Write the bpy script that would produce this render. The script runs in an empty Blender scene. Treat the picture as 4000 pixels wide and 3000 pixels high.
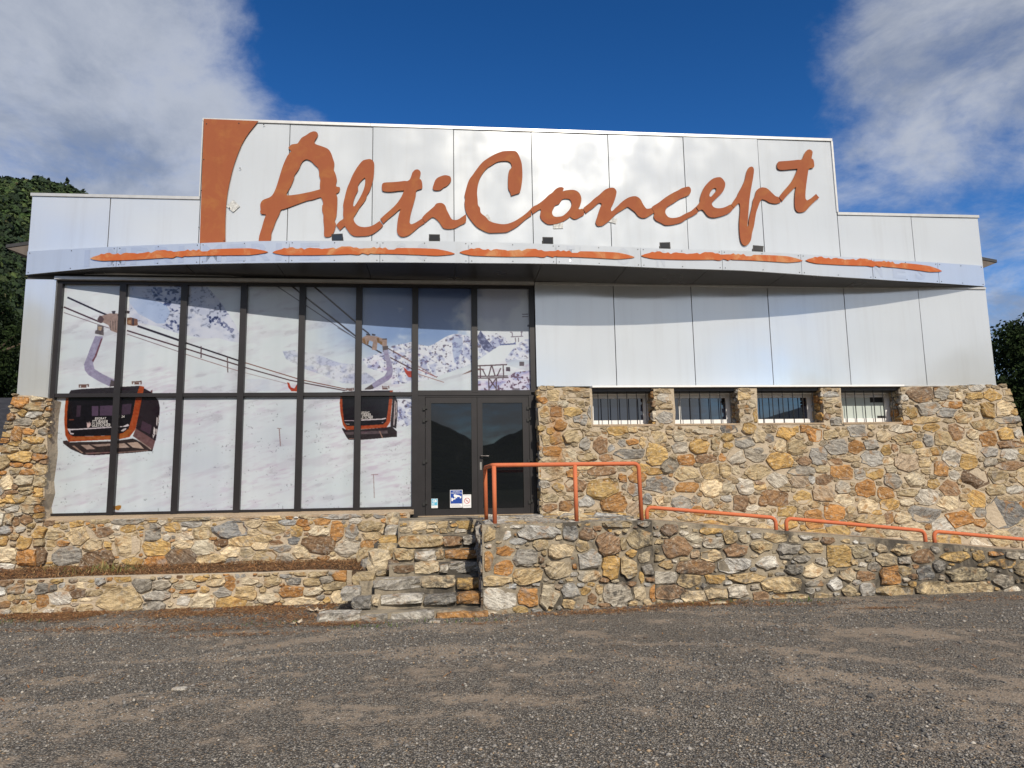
import bpy, math, random
import numpy as np
from mathutils import Matrix, Vector

S = bpy.context.scene
COL = S.collection
R = math.radians

# ------------------------------------------------------------------ camera
cam_d = bpy.data.cameras.new('camera'); cam_d.sensor_width = 36.0
cam_d.lens = 2773 / 4000 * 36; cam_d.clip_start = 0.1; cam_d.clip_end = 5000
cam = bpy.data.objects.new('camera', cam_d); COL.objects.link(cam)
_r, _u, _f = (0.995144, -0.097036, -0.016505), (0.002981, -0.137893, 0.990443), (0.098384, 0.985682, 0.136934)
cam.matrix_world = Matrix(((_r[0], _u[0], -_f[0], 0.0), (_r[1], _u[1], -_f[1], -12.9), (_r[2], _u[2], -_f[2], 1.92), (0, 0, 0, 1)))
S.camera = cam

# ------------------------------------------------------------------ light
SUN = Vector((0.22, -1.0, 0.775)).normalized()          # towards the sun
sun_d = bpy.data.lights.new('sun', 'SUN'); sun_d.energy = 3.9; sun_d.angle = R(0.53); sun_d.color = (1.0, 0.91, 0.78)
sun = bpy.data.objects.new('sun', sun_d); COL.objects.link(sun)
sun.rotation_euler = (-SUN).to_track_quat('-Z', 'Y').to_euler(); sun.location = (5, -30, 30)

W = bpy.data.worlds.new('World'); S.world = W; W.use_nodes = True
wn, wl = W.node_tree.nodes, W.node_tree.links
SKY_STRENGTH = 0.1
bg = wn['Background']; bg.inputs[1].default_value = SKY_STRENGTH
def wnode(t, **k):
    n = wn.new(t)
    for a, b in k.items(): setattr(n, a, b)
    return n
def wmath(op, a, b=None, c=None, clamp=False):
    n = wnode('ShaderNodeMath', operation=op, use_clamp=clamp)
    for i, v in enumerate((a, b, c)):
        if v is None: continue
        if isinstance(v, (int, float)): n.inputs[i].default_value = v
        else: wl.new(v, n.inputs[i])
    return n.outputs[0]
sky = wnode('ShaderNodeTexSky', sky_type='NISHITA', sun_disc=False)
sky.sun_elevation = math.asin(SUN.z); sky.sun_rotation = math.atan2(SUN.x, SUN.y)
sky.altitude = 900; sky.air_density = 1.0; sky.dust_density = 0.4; sky.ozone_density = 4.0
tc = wnode('ShaderNodeTexCoord')
nrm = wnode('ShaderNodeVectorMath', operation='NORMALIZE'); wl.new(tc.outputs['Generated'], nrm.inputs[0])
D = nrm.outputs[0]
sep = wnode('ShaderNodeSeparateXYZ'); wl.new(D, sep.inputs[0])
zc = wmath('ADD', wmath('MAXIMUM', sep.outputs[2], 0.0), 0.22)
sc_ = wnode('ShaderNodeVectorMath', operation='SCALE'); wl.new(D, sc_.inputs[0]); wl.new(wmath('DIVIDE', 1.0, zc), sc_.inputs['Scale'])
def wnoise(scale, detail, rough, dist=0.0, off=(0, 0, 0)):
    m = wnode('ShaderNodeVectorMath', operation='ADD'); wl.new(sc_.outputs[0], m.inputs[0]); m.inputs[1].default_value = off
    n = wnode('ShaderNodeTexNoise'); wl.new(m.outputs[0], n.inputs['Vector'])
    n.inputs['Scale'].default_value = scale; n.inputs['Detail'].default_value = detail
    n.inputs['Roughness'].default_value = rough; n.inputs['Distortion'].default_value = dist
    return n.outputs[0]
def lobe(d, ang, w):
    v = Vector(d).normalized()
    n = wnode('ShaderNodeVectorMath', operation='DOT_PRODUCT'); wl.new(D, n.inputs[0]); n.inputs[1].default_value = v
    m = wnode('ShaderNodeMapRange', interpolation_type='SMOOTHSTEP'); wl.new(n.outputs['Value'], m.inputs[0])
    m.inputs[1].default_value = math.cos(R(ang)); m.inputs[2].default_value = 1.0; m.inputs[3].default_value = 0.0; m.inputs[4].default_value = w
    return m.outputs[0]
LOBES = [((-0.46, 0.78, 0.43), 34, 0.55), ((-0.34, 0.86, 0.38), 20, 0.30), ((0.64, 0.69, 0.36), 30, 0.22), ((0.58, 0.70, 0.45), 15, 0.18), ((0.10, 0.86, 0.54), 26, -1.0), ((0.34, 0.79, 0.54), 14, -0.45), ((-0.12, 0.84, 0.55), 10, -0.25), ((-0.24, 0.80, 0.55), 11, -0.40), ((0.179, 0.853, 0.485), 5, 0.66), ((-0.22, 0.84, 0.50), 6, 0.30), ((0.15, -0.90, 0.35), 62, 1.0), ((-0.52, -0.84, 0.15), 20, -0.7), ((0.10, -0.99, 0.09), 9, -0.45), ((0.45, -0.88, 0.09), 9, -0.45)]  # last lobes, unseen behind the camera, are added to shape panel reflections and fill
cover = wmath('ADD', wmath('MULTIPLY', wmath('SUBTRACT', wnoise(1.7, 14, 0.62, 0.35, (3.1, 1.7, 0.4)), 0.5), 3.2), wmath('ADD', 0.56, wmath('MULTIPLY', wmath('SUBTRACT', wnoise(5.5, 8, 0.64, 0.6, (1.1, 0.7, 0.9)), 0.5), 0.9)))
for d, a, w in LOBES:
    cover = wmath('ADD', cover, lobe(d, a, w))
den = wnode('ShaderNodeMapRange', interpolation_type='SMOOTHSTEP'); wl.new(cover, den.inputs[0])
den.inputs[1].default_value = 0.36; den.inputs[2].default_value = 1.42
shade = wnoise(2.6, 12, 0.62, 0.4, (7.3, 2.2, 1.1))
sh = wnode('ShaderNodeMapRange', interpolation_type='SMOOTHSTEP'); wl.new(shade, sh.inputs[0]); sh.inputs[1].default_value = 0.38; sh.inputs[2].default_value = 0.64
sd = wnode('ShaderNodeVectorMath', operation='DOT_PRODUCT'); wl.new(D, sd.inputs[0]); sd.inputs[1].default_value = SUN
glow = wnode('ShaderNodeMapRange'); wl.new(sd.outputs['Value'], glow.inputs[0]); glow.inputs[1].default_value = -0.1; glow.inputs[2].default_value = 1.0; glow.inputs[3].default_value = 1.0; glow.inputs[4].default_value = 1.50
cc = wnode('ShaderNodeMix', data_type='RGBA'); thick = wnode('ShaderNodeMapRange'); wl.new(cover, thick.inputs[0]); thick.inputs[1].default_value = 0.75; thick.inputs[2].default_value = 1.7; thick.inputs[3].default_value = 1.0; thick.inputs[4].default_value = 0.40; wl.new(wmath('MULTIPLY', sh.outputs[0], thick.outputs[0]), cc.inputs[0])
cc.inputs[6].default_value = (0.25, 0.295, 0.39, 1); cc.inputs[7].default_value = (0.58, 0.61, 0.67, 1)
cs = wnode('ShaderNodeVectorMath', operation='SCALE'); wt = wnode('ShaderNodeMix', data_type='RGBA'); wl.new(wmath('MULTIPLY_ADD', sd.outputs['Value'], 0.75, 0.25, True), wt.inputs[0]); wl.new(cc.outputs[2], wt.inputs[6]); wt.inputs[7].default_value = (0.47, 0.475, 0.48, 1); wl.new(wt.outputs[2], cs.inputs[0]); wl.new(wmath('MULTIPLY', glow.outputs[0], 1.0 / SKY_STRENGTH), cs.inputs['Scale'])
s1 = wnode('ShaderNodeVectorMath', operation='SCALE'); wl.new(sky.outputs[0], s1.inputs[0]); s1.inputs['Scale'].default_value = SKY_STRENGTH
gm = wnode('ShaderNodeGamma'); wl.new(s1.outputs[0], gm.inputs[0]); gm.inputs[1].default_value = 1.40
s2 = wnode('ShaderNodeVectorMath', operation='SCALE'); hs = wnode('ShaderNodeHueSaturation'); hs.inputs['Saturation'].default_value = 1.13; wl.new(gm.outputs[0], hs.inputs['Color'])
wl.new(hs.outputs[0], s2.inputs[0]); s2.inputs['Scale'].default_value = 1.60 / SKY_STRENGTH
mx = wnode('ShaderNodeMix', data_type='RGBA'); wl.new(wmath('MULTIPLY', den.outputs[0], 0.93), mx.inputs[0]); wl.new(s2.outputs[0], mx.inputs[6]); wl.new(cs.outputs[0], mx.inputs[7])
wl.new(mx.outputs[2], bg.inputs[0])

S.view_settings.view_transform = 'Standard'; S.view_settings.look = 'None'
S.view_settings.exposure = 0.12; S.view_settings.gamma = 1.0; S.view_settings.use_curve_mapping = False
S.cycles.max_bounces = 6; S.cycles.diffuse_bounces = 3; S.cycles.glossy_bounces = 3

# ------------------------------------------------------------------ helpers
def tag(o, label=None, cat=None, group=None, kind=None):
    if label: o['label'] = label
    if cat: o['category'] = cat
    if group: o['group'] = group
    if kind: o['kind'] = kind
    return o
def thing(name, loc, label, cat, group=None):
    o = bpy.data.objects.new(name, None); COL.objects.link(o); o.location = loc; o.empty_display_size = 0.2
    return tag(o, label, cat, group)
def link(o, parent=None):
    COL.objects.link(o)
    if parent is not None:
        o.parent = parent
        p = parent; off = Vector((0, 0, 0))
        while p is not None: off += p.location; p = p.parent
        o.location = Vector(o.location) - off
    return o
class MB:
    """collects verts/faces in world coordinates, then links them as one mesh object"""
    def __init__(s): s.v = []; s.f = []; s.m = []; s.uv = None
    def add(s, vs, fs, mi=0):
        b = len(s.v); s.v += [tuple(p) for p in vs]; s.f += [tuple(i + b for i in f) for f in fs]; s.m += [mi] * len(fs); return s
    def box(s, x0, x1, y0, y1, z0, z1, mi=0):
        return s.add([(x0,y0,z0),(x1,y0,z0),(x1,y1,z0),(x0,y1,z0),(x0,y0,z1),(x1,y0,z1),(x1,y1,z1),(x0,y1,z1)],
                     [(0,3,2,1),(4,5,6,7),(0,1,5,4),(1,2,6,5),(2,3,7,6),(3,0,4,7)], mi)
    def prism(s, poly, y0, y1, mi=0):                     # poly in (x,z), extruded along y
        n = len(poly); a = sum(poly[i][0]*poly[(i+1)%n][1]-poly[(i+1)%n][0]*poly[i][1] for i in range(n))
        if a < 0: poly = poly[::-1]
        vs = [(x, y0, z) for x, z in poly] + [(x, y1, z) for x, z in poly]
        fs = [tuple(range(n)), tuple(range(2*n-1, n-1, -1))] + [(i, i+n, (i+1)%n+n, (i+1)%n) for i in range(n)]
        return s.add(vs, fs, mi)
    def slab(s, poly, z0, z1, mi=0):                      # poly in (x,y), extruded along z
        n = len(poly); a = sum(poly[i][0]*poly[(i+1)%n][1]-poly[(i+1)%n][0]*poly[i][1] for i in range(n))
        if a < 0: poly = poly[::-1]
        za = z0 if callable(z0) else (lambda x, y: z0); zb = z1 if callable(z1) else (lambda x, y: z1)
        vs = [(x, y, za(x, y)) for x, y in poly] + [(x, y, zb(x, y)) for x, y in poly]
        fs = [tuple(range(n-1, -1, -1)), tuple(range(n, 2*n))] + [(i, (i+1)%n, (i+1)%n+n, i+n) for i in range(n)]
        return s.add(vs, fs, mi)
    def tube(s, pts, r, seg=12, mi=0, cap=True):
        pts = [Vector(p) for p in pts]; n = len(pts); b = len(s.v); up = None
        for i, p in enumerate(pts):
            t = (pts[min(i+1, n-1)] - pts[max(i-1, 0)]).normalized()
            if up is None: up = t.orthogonal().normalized()
            up = (up - t * up.dot(t)).normalized(); sd_ = t.cross(up)
            rr = r[i] if isinstance(r, (list, tuple)) else r
            for k in range(seg):
                a = 2*math.pi*k/seg; s.v.append(tuple(p + up*math.cos(a)*rr + sd_*math.sin(a)*rr))
        for i in range(n-1):
            for k in range(seg):
                k2 = (k+1) % seg; s.f.append((b+i*seg+k, b+i*seg+k2, b+(i+1)*seg+k2, b+(i+1)*seg+k)); s.m.append(mi)
        if cap:
            s.f.append(tuple(b+k for k in range(seg-1, -1, -1))); s.m.append(mi)
            s.f.append(tuple(b+(n-1)*seg+k for k in range(seg))); s.m.append(mi)
        return s
    def build(s, name, mat, parent=None, loc=None, smooth=False, uvfn=None, color=None):
        if loc is None:
            a = np.array(s.v); loc = ((a[:, 0].min()+a[:, 0].max())/2, (a[:, 1].min()+a[:, 1].max())/2, a[:, 2].min())
        me = bpy.data.meshes.new(name)
        me.from_pydata([(x-loc[0], y-loc[1], z-loc[2]) for x, y, z in s.v], [], s.f)
        for m in (mat if isinstance(mat, (list, tuple)) else [mat]): me.materials.append(m)
        if any(s.m): me.polygons.foreach_set('material_index', s.m)
        if smooth: me.polygons.foreach_set('use_smooth', [True]*len(s.f))
        if uvfn:
            uv = me.uv_layers.new(name='uv'); vi = np.empty(len(me.loops), dtype=np.int32); me.loops.foreach_get('vertex_index', vi)
            uvs = np.array([uvfn(*p) for p in s.v], dtype=np.float32); uv.data.foreach_set('uv', uvs[vi].ravel())
        me.update()
        o = bpy.data.objects.new(name, me); o.location = loc
        if color: o.color = color
        return link(o, parent)
def fast_mesh(name, V, F, mat, kind=None, colors=None, smooth=False, parent=None):
    """big meshes from numpy arrays; F is (n,3) or (n,4)"""
    me = bpy.data.meshes.new(name); n, k = F.shape
    me.vertices.add(len(V)); me.vertices.foreach_set('co', V.astype(np.float32).ravel())
    me.loops.add(n*k); me.loops.foreach_set('vertex_index', F.astype(np.int32).ravel())
    me.polygons.add(n); me.polygons.foreach_set('loop_start', np.arange(0, n*k, k, dtype=np.int32))
    if smooth: me.polygons.foreach_set('use_smooth', np.ones(n, dtype=bool))
    me.update(calc_edges=True); me.materials.append(mat)
    if colors is not None:
        ca = me.color_attributes.new('tint', 'FLOAT_COLOR', 'POINT')
        c4 = np.ones((len(V), 4), dtype=np.float32); c4[:, :3] = colors; ca.data.foreach_set('color', c4.ravel())
    o = bpy.data.objects.new(name, me); 
    if kind: o['kind'] = kind
    return link(o, parent)

# ------------------------------------------------------------------ materials
class NT:
    def __init__(s, name):
        s.m = bpy.data.materials.new(name); s.m.use_nodes = True; s.n = s.m.node_tree.nodes; s.l = s.m.node_tree.links
        s.p = s.n['Principled BSDF']; s.tc = s.n.new('ShaderNodeTexCoord'); s.geo = None
    def new(s, t, **k):
        n = s.n.new(t)
        for a, b in k.items(): setattr(n, a, b)
        return n
    def put(s, sock, v):
        if isinstance(v, (int, float)): sock.default_value = v
        elif isinstance(v, (tuple, list)): sock.default_value = tuple(v) + ((1,) if len(v) == 3 and len(sock.default_value) == 4 else ())
        else: s.l.new(v, sock)
    def vec(s, src='Object', scale=(1, 1, 1), rot=(0, 0, 0), add=None):
        v = s.n.new('ShaderNodeNewGeometry').outputs['Position'] if src == 'World' else s.tc.outputs[src]
        if add is not None:
            a = s.new('ShaderNodeVectorMath', operation='ADD'); s.l.new(v, a.inputs[0]); s.put(a.inputs[1], add); v = a.outputs[0]
        m = s.new('ShaderNodeMapping'); s.l.new(v, m.inputs[0]); m.inputs['Scale'].default_value = scale; m.inputs['Rotation'].default_value = rot
        return m.outputs[0]
    def noise(s, v, scale, detail=4, rough=0.55, dist=0.0, color=False):
        n = s.new('ShaderNodeTexNoise'); s.l.new(v, n.inputs['Vector']); n.inputs['Scale'].default_value = scale
        n.inputs['Detail'].default_value = detail; n.inputs['Roughness'].default_value = rough; n.inputs['Distortion'].default_value = dist
        return n.outputs['Color' if color else 0]
    def voro(s, v, scale, feature='F1', out='Distance', rand=1.0):
        n = s.new('ShaderNodeTexVoronoi', feature=feature); s.l.new(v, n.inputs['Vector']); n.inputs['Scale'].default_value = scale; n.inputs['Randomness'].default_value = rand
        return n.outputs[out]
    def ramp(s, f, a, b, lo=0.0, hi=1.0, smooth=True):
        n = s.new('ShaderNodeMapRange', interpolation_type='SMOOTHSTEP' if smooth else 'LINEAR'); s.put(n.inputs[0], f)
        n.inputs[1].default_value = a; n.inputs[2].default_value = b; n.inputs[3].default_value = lo; n.inputs[4].default_value = hi
        return n.outputs[0]
    def mix(s, f, a, b, mode='MIX'):
        n = s.new('ShaderNodeMix', data_type='RGBA', blend_type=mode); s.put(n.inputs[0], f); s.put(n.inputs[6], a); s.put(n.inputs[7], b)
        return n.outputs[2]
    def math(s, op, a, b=0.0, clamp=False):
        n = s.new('ShaderNodeMath', operation=op, use_clamp=clamp); s.put(n.inputs[0], a); s.put(n.inputs[1], b); return n.outputs[0]
    def bump(s, h, strength=0.5, dist=0.01, prev=None):
        n = s.new('ShaderNodeBump'); n.inputs['Strength'].default_value = strength; n.inputs['Distance'].default_value = dist; s.l.new(h, n.inputs['Height'])
        if prev is not None: s.l.new(prev, n.inputs['Normal'])
        return n.outputs[0]
    def fin(s, color=None, rough=None, metal=None, normal=None, **k):
        if color is not None: s.put(s.p.inputs['Base Color'], color)
        if rough is not None: s.put(s.p.inputs['Roughness'], rough)
        if metal is not None: s.put(s.p.inputs['Metallic'], metal)
        if normal is not None: s.l.new(normal, s.p.inputs['Normal'])
        for a, b in k.items(): s.put(s.p.inputs[a.replace('_', ' ')], b)
        return s.m
def plain(name, col, rough=0.6, metal=0.0, var=0.12, scale=9.0, **k):
    t = NT(name); v = t.vec('World')
    n = t.noise(v, scale, 5); c = t.mix(t.ramp(n, 0.3, 0.7), tuple(q*(1-var) for q in col), tuple(min(1, q*(1+var)) for q in col))
    return t.fin(c, rough, metal, **k)

def mat_cladding(name, base, metal, rough):
    t = NT(name); w = t.vec('World'); oi = t.new('ShaderNodeObjectInfo')
    streak = t.ramp(t.noise(t.vec('World', (3.6, 1.0, 0.22)), 1.6, 6, 0.62), 0.45, 0.80)
    blot = t.ramp(t.noise(w, 0.9, 3), 0.35, 0.7)
    c = t.mix(t.math('MULTIPLY', streak, 0.34), base, tuple(b*f for b, f in zip(base, (0.78, 0.75, 0.70))))
    c = t.mix(t.math('MULTIPLY', blot, 0.10), c, (base[0]*0.86, base[1]*0.87, base[2]*0.9))
    c = t.mix(t.math('MULTIPLY', oi.outputs['Random'], 0.07), c, tuple(b*0.85 for b in base))
    r = t.ramp(t.noise(w, 1.2, 2), 0.3, 0.7, rough-0.03, rough+0.05)
    return t.fin(c, r, metal)
M_PANEL = mat_cladding('white_cladding', (0.665, 0.69, 0.705), 0.48, 0.14)
M_FASCIA = mat_cladding('grey_white_fascia', (0.665, 0.69, 0.705), 0.50, 0.13)
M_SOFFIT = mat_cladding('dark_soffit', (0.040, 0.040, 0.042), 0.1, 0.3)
M_TRIM = plain('pale_trim', (0.55, 0.55, 0.54), 0.35, 0.4, 0.06)
M_TRIMW = plain('white_trim', (0.82, 0.82, 0.81), 0.35, 0.1, 0.04)
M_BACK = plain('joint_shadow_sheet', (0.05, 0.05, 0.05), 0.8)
M_FRAME = plain('brown_black_aluminium', (0.017, 0.0145, 0.0155), 0.40, 0.0, 0.15, 4.0)
M_RUBBER = plain('black_seal', (0.012, 0.012, 0.012), 0.6)
M_ROOF = plain('roof_sheet', (0.035, 0.035, 0.038), 0.6)
M_WALLSIDE = plain('side_render', (0.42, 0.40, 0.37), 0.9)
M_PVC = plain('white_pvc', (0.80, 0.80, 0.79), 0.35, 0.0, 0.04)
M_BAR = plain('black_bar', (0.012, 0.011, 0.011), 0.5)
M_BEAM = plain('dark_roller_box', (0.035, 0.036, 0.04), 0.45)
M_STEEL = plain('steel_handle', (0.06, 0.055, 0.055), 0.35, 0.6)
M_LAMPB = plain('floodlight_black', (0.008, 0.008, 0.008), 0.6)
M_LAMPG = NT('floodlight_glass').fin((0.02, 0.02, 0.022), 0.08)
M_CLEAR = plain('clear_plate', (0.50, 0.50, 0.48), 0.2, 0.0, 0.3, 30)

def mat_dark_glass(name, col, ior):
    t = NT(name); nb = t.bump(t.noise(t.vec('World'), 1.3, 2, 0.4), 0.02, 0.05)
    dust = t.ramp(t.noise(t.vec('World', (1, 1, 0.4)), 9, 5), 0.55, 0.9)
    return t.fin(t.mix(t.math('MULTIPLY', dust, 0.10), col, (0.06, 0.06, 0.06)), 0.015, 0.0, nb, IOR=ior)
M_GLASS = mat_dark_glass('dark_door_glass', (0.003, 0.004, 0.006), 1.62)
M_WGLASS = mat_dark_glass('window_glass', (0.006, 0.009, 0.020), 2.0)
M_BLIND = NT('window_with_pale_blind').fin((0.50, 0.56, 0.53), 0.08)

def mat_paint(name, col, worn, amt):
    t = NT(name); v = t.vec('World')
    a = t.ramp(t.noise(v, 2.8, 7, 0.66, 0.5), 0.46, 0.70); b = t.ramp(t.noise(t.vec('World', (6, 6, 1.2)), 2.0, 5, 0.6), 0.5, 0.8)
    c = t.mix(t.math('MULTIPLY', a, amt), col, worn)
    c = t.mix(t.math('MULTIPLY', b, 0.35), c, tuple(q*0.78 for q in col))
    return t.fin(c, 0.75, 0.0, t.bump(t.noise(v, 60, 3), 0.12, 0.004), Specular_IOR_Level=0.3)
M_SIGN = mat_paint('terracotta_paint', (0.285, 0.080, 0.030), (0.36, 0.14, 0.04), 0.50)
M_SIGNEDGE = mat_paint('terracotta_edge', (0.20, 0.06, 0.025), (0.42, 0.22, 0.04), 0.5)
M_STROKE = mat_paint('orange_stroke_paint', (0.45, 0.108, 0.030), (0.52, 0.27, 0.12), 0.85)
M_RAIL = mat_paint('orange_rail_paint', (0.55, 0.15, 0.066), (0.58, 0.20, 0.06), 0.5)
M_GHOST = mat_cladding('faded_print', (0.62, 0.645, 0.675), 0.52, 0.14)

def rust_run(t, c):
    p = t.new('ShaderNodeSeparateXYZ'); t.l.new(t.new('ShaderNodeNewGeometry').outputs['Position'], p.inputs[0])
    wob = t.math('MULTIPLY', t.math('SUBTRACT', t.noise(t.vec('World'), 2.6, 4, .6), .5), .30)
    d = t.math('ABSOLUTE', t.math('SUBTRACT', t.math('ADD', p.outputs[0], wob), 2.05))
    m = t.math('MULTIPLY', t.ramp(d, .04, .20, 1.0, 0.0), t.math('MULTIPLY', t.ramp(p.outputs[2], 1.6, 2.5), t.ramp(p.outputs[2], 3.22, 3.34, 1.0, 0.0)))
    m = t.math('MULTIPLY', m, t.ramp(t.noise(t.vec('World'), 9, 5, .65), .35, .6, .35, .95))
    return t.mix(t.math('MULTIPLY', m, .8), c, (0.36, 0.165, 0.045))
def mat_stone(name='rubble_stone', stain=0.0):
    t = NT(name); oi = t.new('ShaderNodeObjectInfo')
    off = t.new('ShaderNodeVectorMath', operation='SCALE'); t.l.new(t.tc.outputs['Object'], off.inputs[0]); off.inputs['Scale'].default_value = 1.0
    rv = t.new('ShaderNodeCombineXYZ'); r100 = t.math('MULTIPLY', oi.outputs['Random'], 97.0)
    t.l.new(r100, rv.inputs[0]); t.l.new(t.math('MULTIPLY', oi.outputs['Random'], 41.0), rv.inputs[1]); t.l.new(r100, rv.inputs[2])
    vr = t.new('ShaderNodeVectorRotate', rotation_type='Y_AXIS'); t.l.new(t.tc.outputs['Object'], vr.inputs['Vector'])
    t.l.new(t.math('MULTIPLY', t.math('SUBTRACT', oi.outputs['Random'], 0.5), 1.6), vr.inputs['Angle'])
    va = t.new('ShaderNodeVectorMath', operation='ADD'); t.l.new(vr.outputs[0], va.inputs[0]); t.l.new(rv.outputs[0], va.inputs[1])
    mp = t.new('ShaderNodeMapping'); t.l.new(va.outputs[0], mp.inputs[0]); mp.inputs['Scale'].default_value = (1.0, 1.0, 3.2)
    iso, lay = va.outputs[0], mp.outputs[0]
    ri = t.new('ShaderNodeNewGeometry').outputs['Random Per Island']
    base = t.mix(1.0, oi.outputs['Color'], t.mix(ri, (0.80, 0.80, 0.80), (1.22, 1.20, 1.17)), 'MULTIPLY')
    base = t.mix(0.04, base, (0.44, 0.36, 0.25))
    f1 = t.noise(lay, 7.0, 6, 0.62, 0.4); f2 = t.noise(iso, 22, 5, 0.65); f3 = t.noise(iso, 5.0, 5, 0.6, 0.6); f4 = t.noise(iso, 75, 3, 0.6)
    c = t.mix(t.ramp(f1, 0.30, 0.70), t.mix(1.0, base, (0.52, 0.49, 0.46), 'MULTIPLY'), t.mix(1.0, base, (1.28, 1.26, 1.22), 'MULTIPLY'))
    c = t.mix(t.math('MULTIPLY', t.ramp(f2, 0.50, 0.74), 0.70), c, (0.60, 0.54, 0.43))
    rust = t.math('MULTIPLY', t.ramp(f3, 0.52, 0.66), t.ramp(t.noise(iso, 2.6, 3), 0.42, 0.58))
    c = t.mix(t.math('MULTIPLY', rust, 0.75), c, (0.36, 0.185, 0.06))
    grey = t.math('MULTIPLY', t.ramp(t.noise(iso, 3.6, 5, 0.6, 0.5), 0.57, 0.70), 0.60)
    c = t.mix(grey, c, (0.30, 0.295, 0.28))
    c = t.mix(t.math('MULTIPLY', t.ramp(f4, 0.56, 0.70), 0.85), c, t.mix(1.0, c, (0.42, 0.38, 0.34), 'MULTIPLY'))
    c = rust_run(t, c)
    if stain:
        wv = t.vec('World', (1.1, 1.1, 0.6)); st = t.ramp(t.noise(wv, 1.4, 6, 0.65, 0.5), 0.46, 0.62)
        fg = t.ramp(t.noise(t.vec('World'), 11, 5, 0.65), 0.40, 0.62)
        c = t.mix(t.math('MULTIPLY', t.math('MULTIPLY', st, fg), stain), c, (0.055, 0.050, 0.043))
    n = t.bump(f1, 1.0, 0.045); n = t.bump(f2, 1.0, 0.022, n); n = t.bump(f4, 0.6, 0.005, n)
    return t.fin(c, 0.88, 0.0, n)
M_STONE = mat_stone(); M_STONEW = mat_stone('weathered_rubble_stone', 0.85)

def mat_mortar(name, a, b, dark, dark_amt):
    t = NT(name); w = t.vec('World')
    f = t.noise(w, 3.0, 6, 0.6); g = t.noise(w, 45, 5, 0.7); h = t.noise(w, 14, 4, 0.6)
    c = t.mix(t.ramp(f, 0.3, 0.7), a, b); c = t.mix(t.math('MULTIPLY', t.ramp(g, 0.45, 0.7), 0.5), c, tuple(q*0.62 for q in a))
    st = t.ramp(t.noise(t.vec('World', (1.1, 1.1, 0.6)), 1.4, 6, 0.65, 0.5), 0.43 if dark_amt > .5 else 0.54, 0.60 if dark_amt > .5 else 0.68)
    c = t.mix(t.math('MULTIPLY', st, dark_amt), c, dark)
    c = rust_run(t, c); n = t.bump(h, 0.9, 0.03); n = t.bump(g, 0.8, 0.010, n)
    return t.fin(c, 0.95, 0.0, n)
M_MORTAR = mat_mortar('lime_mortar', (0.50, 0.415, 0.305), (0.42, 0.345, 0.25), (0.24, 0.19, 0.135), 0.3)
M_MORTARG = mat_mortar('weathered_mortar', (0.36, 0.305, 0.225), (0.25, 0.215, 0.16), (0.040, 0.036, 0.031), 0.88)
M_SILL = mat_mortar('sandy_sill_render', (0.44, 0.33, 0.225), (0.36, 0.28, 0.19), (0.22, 0.17, 0.12), 0.3)
STONE_COL = {'c': (0.61, 0.52, 0.365), 't': (0.47, 0.375, 0.225), 'y': (0.48, 0.325, 0.125), 'o': (0.42, 0.215, 0.07), 'b': (0.28, 0.175, 0.10),
             'k': (0.18, 0.115, 0.068), 'g': (0.36, 0.35, 0.325), 'd': (0.215, 0.215, 0.21), 'l': (0.56, 0.545, 0.50), 'p': (0.39, 0.31, 0.225)}

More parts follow.
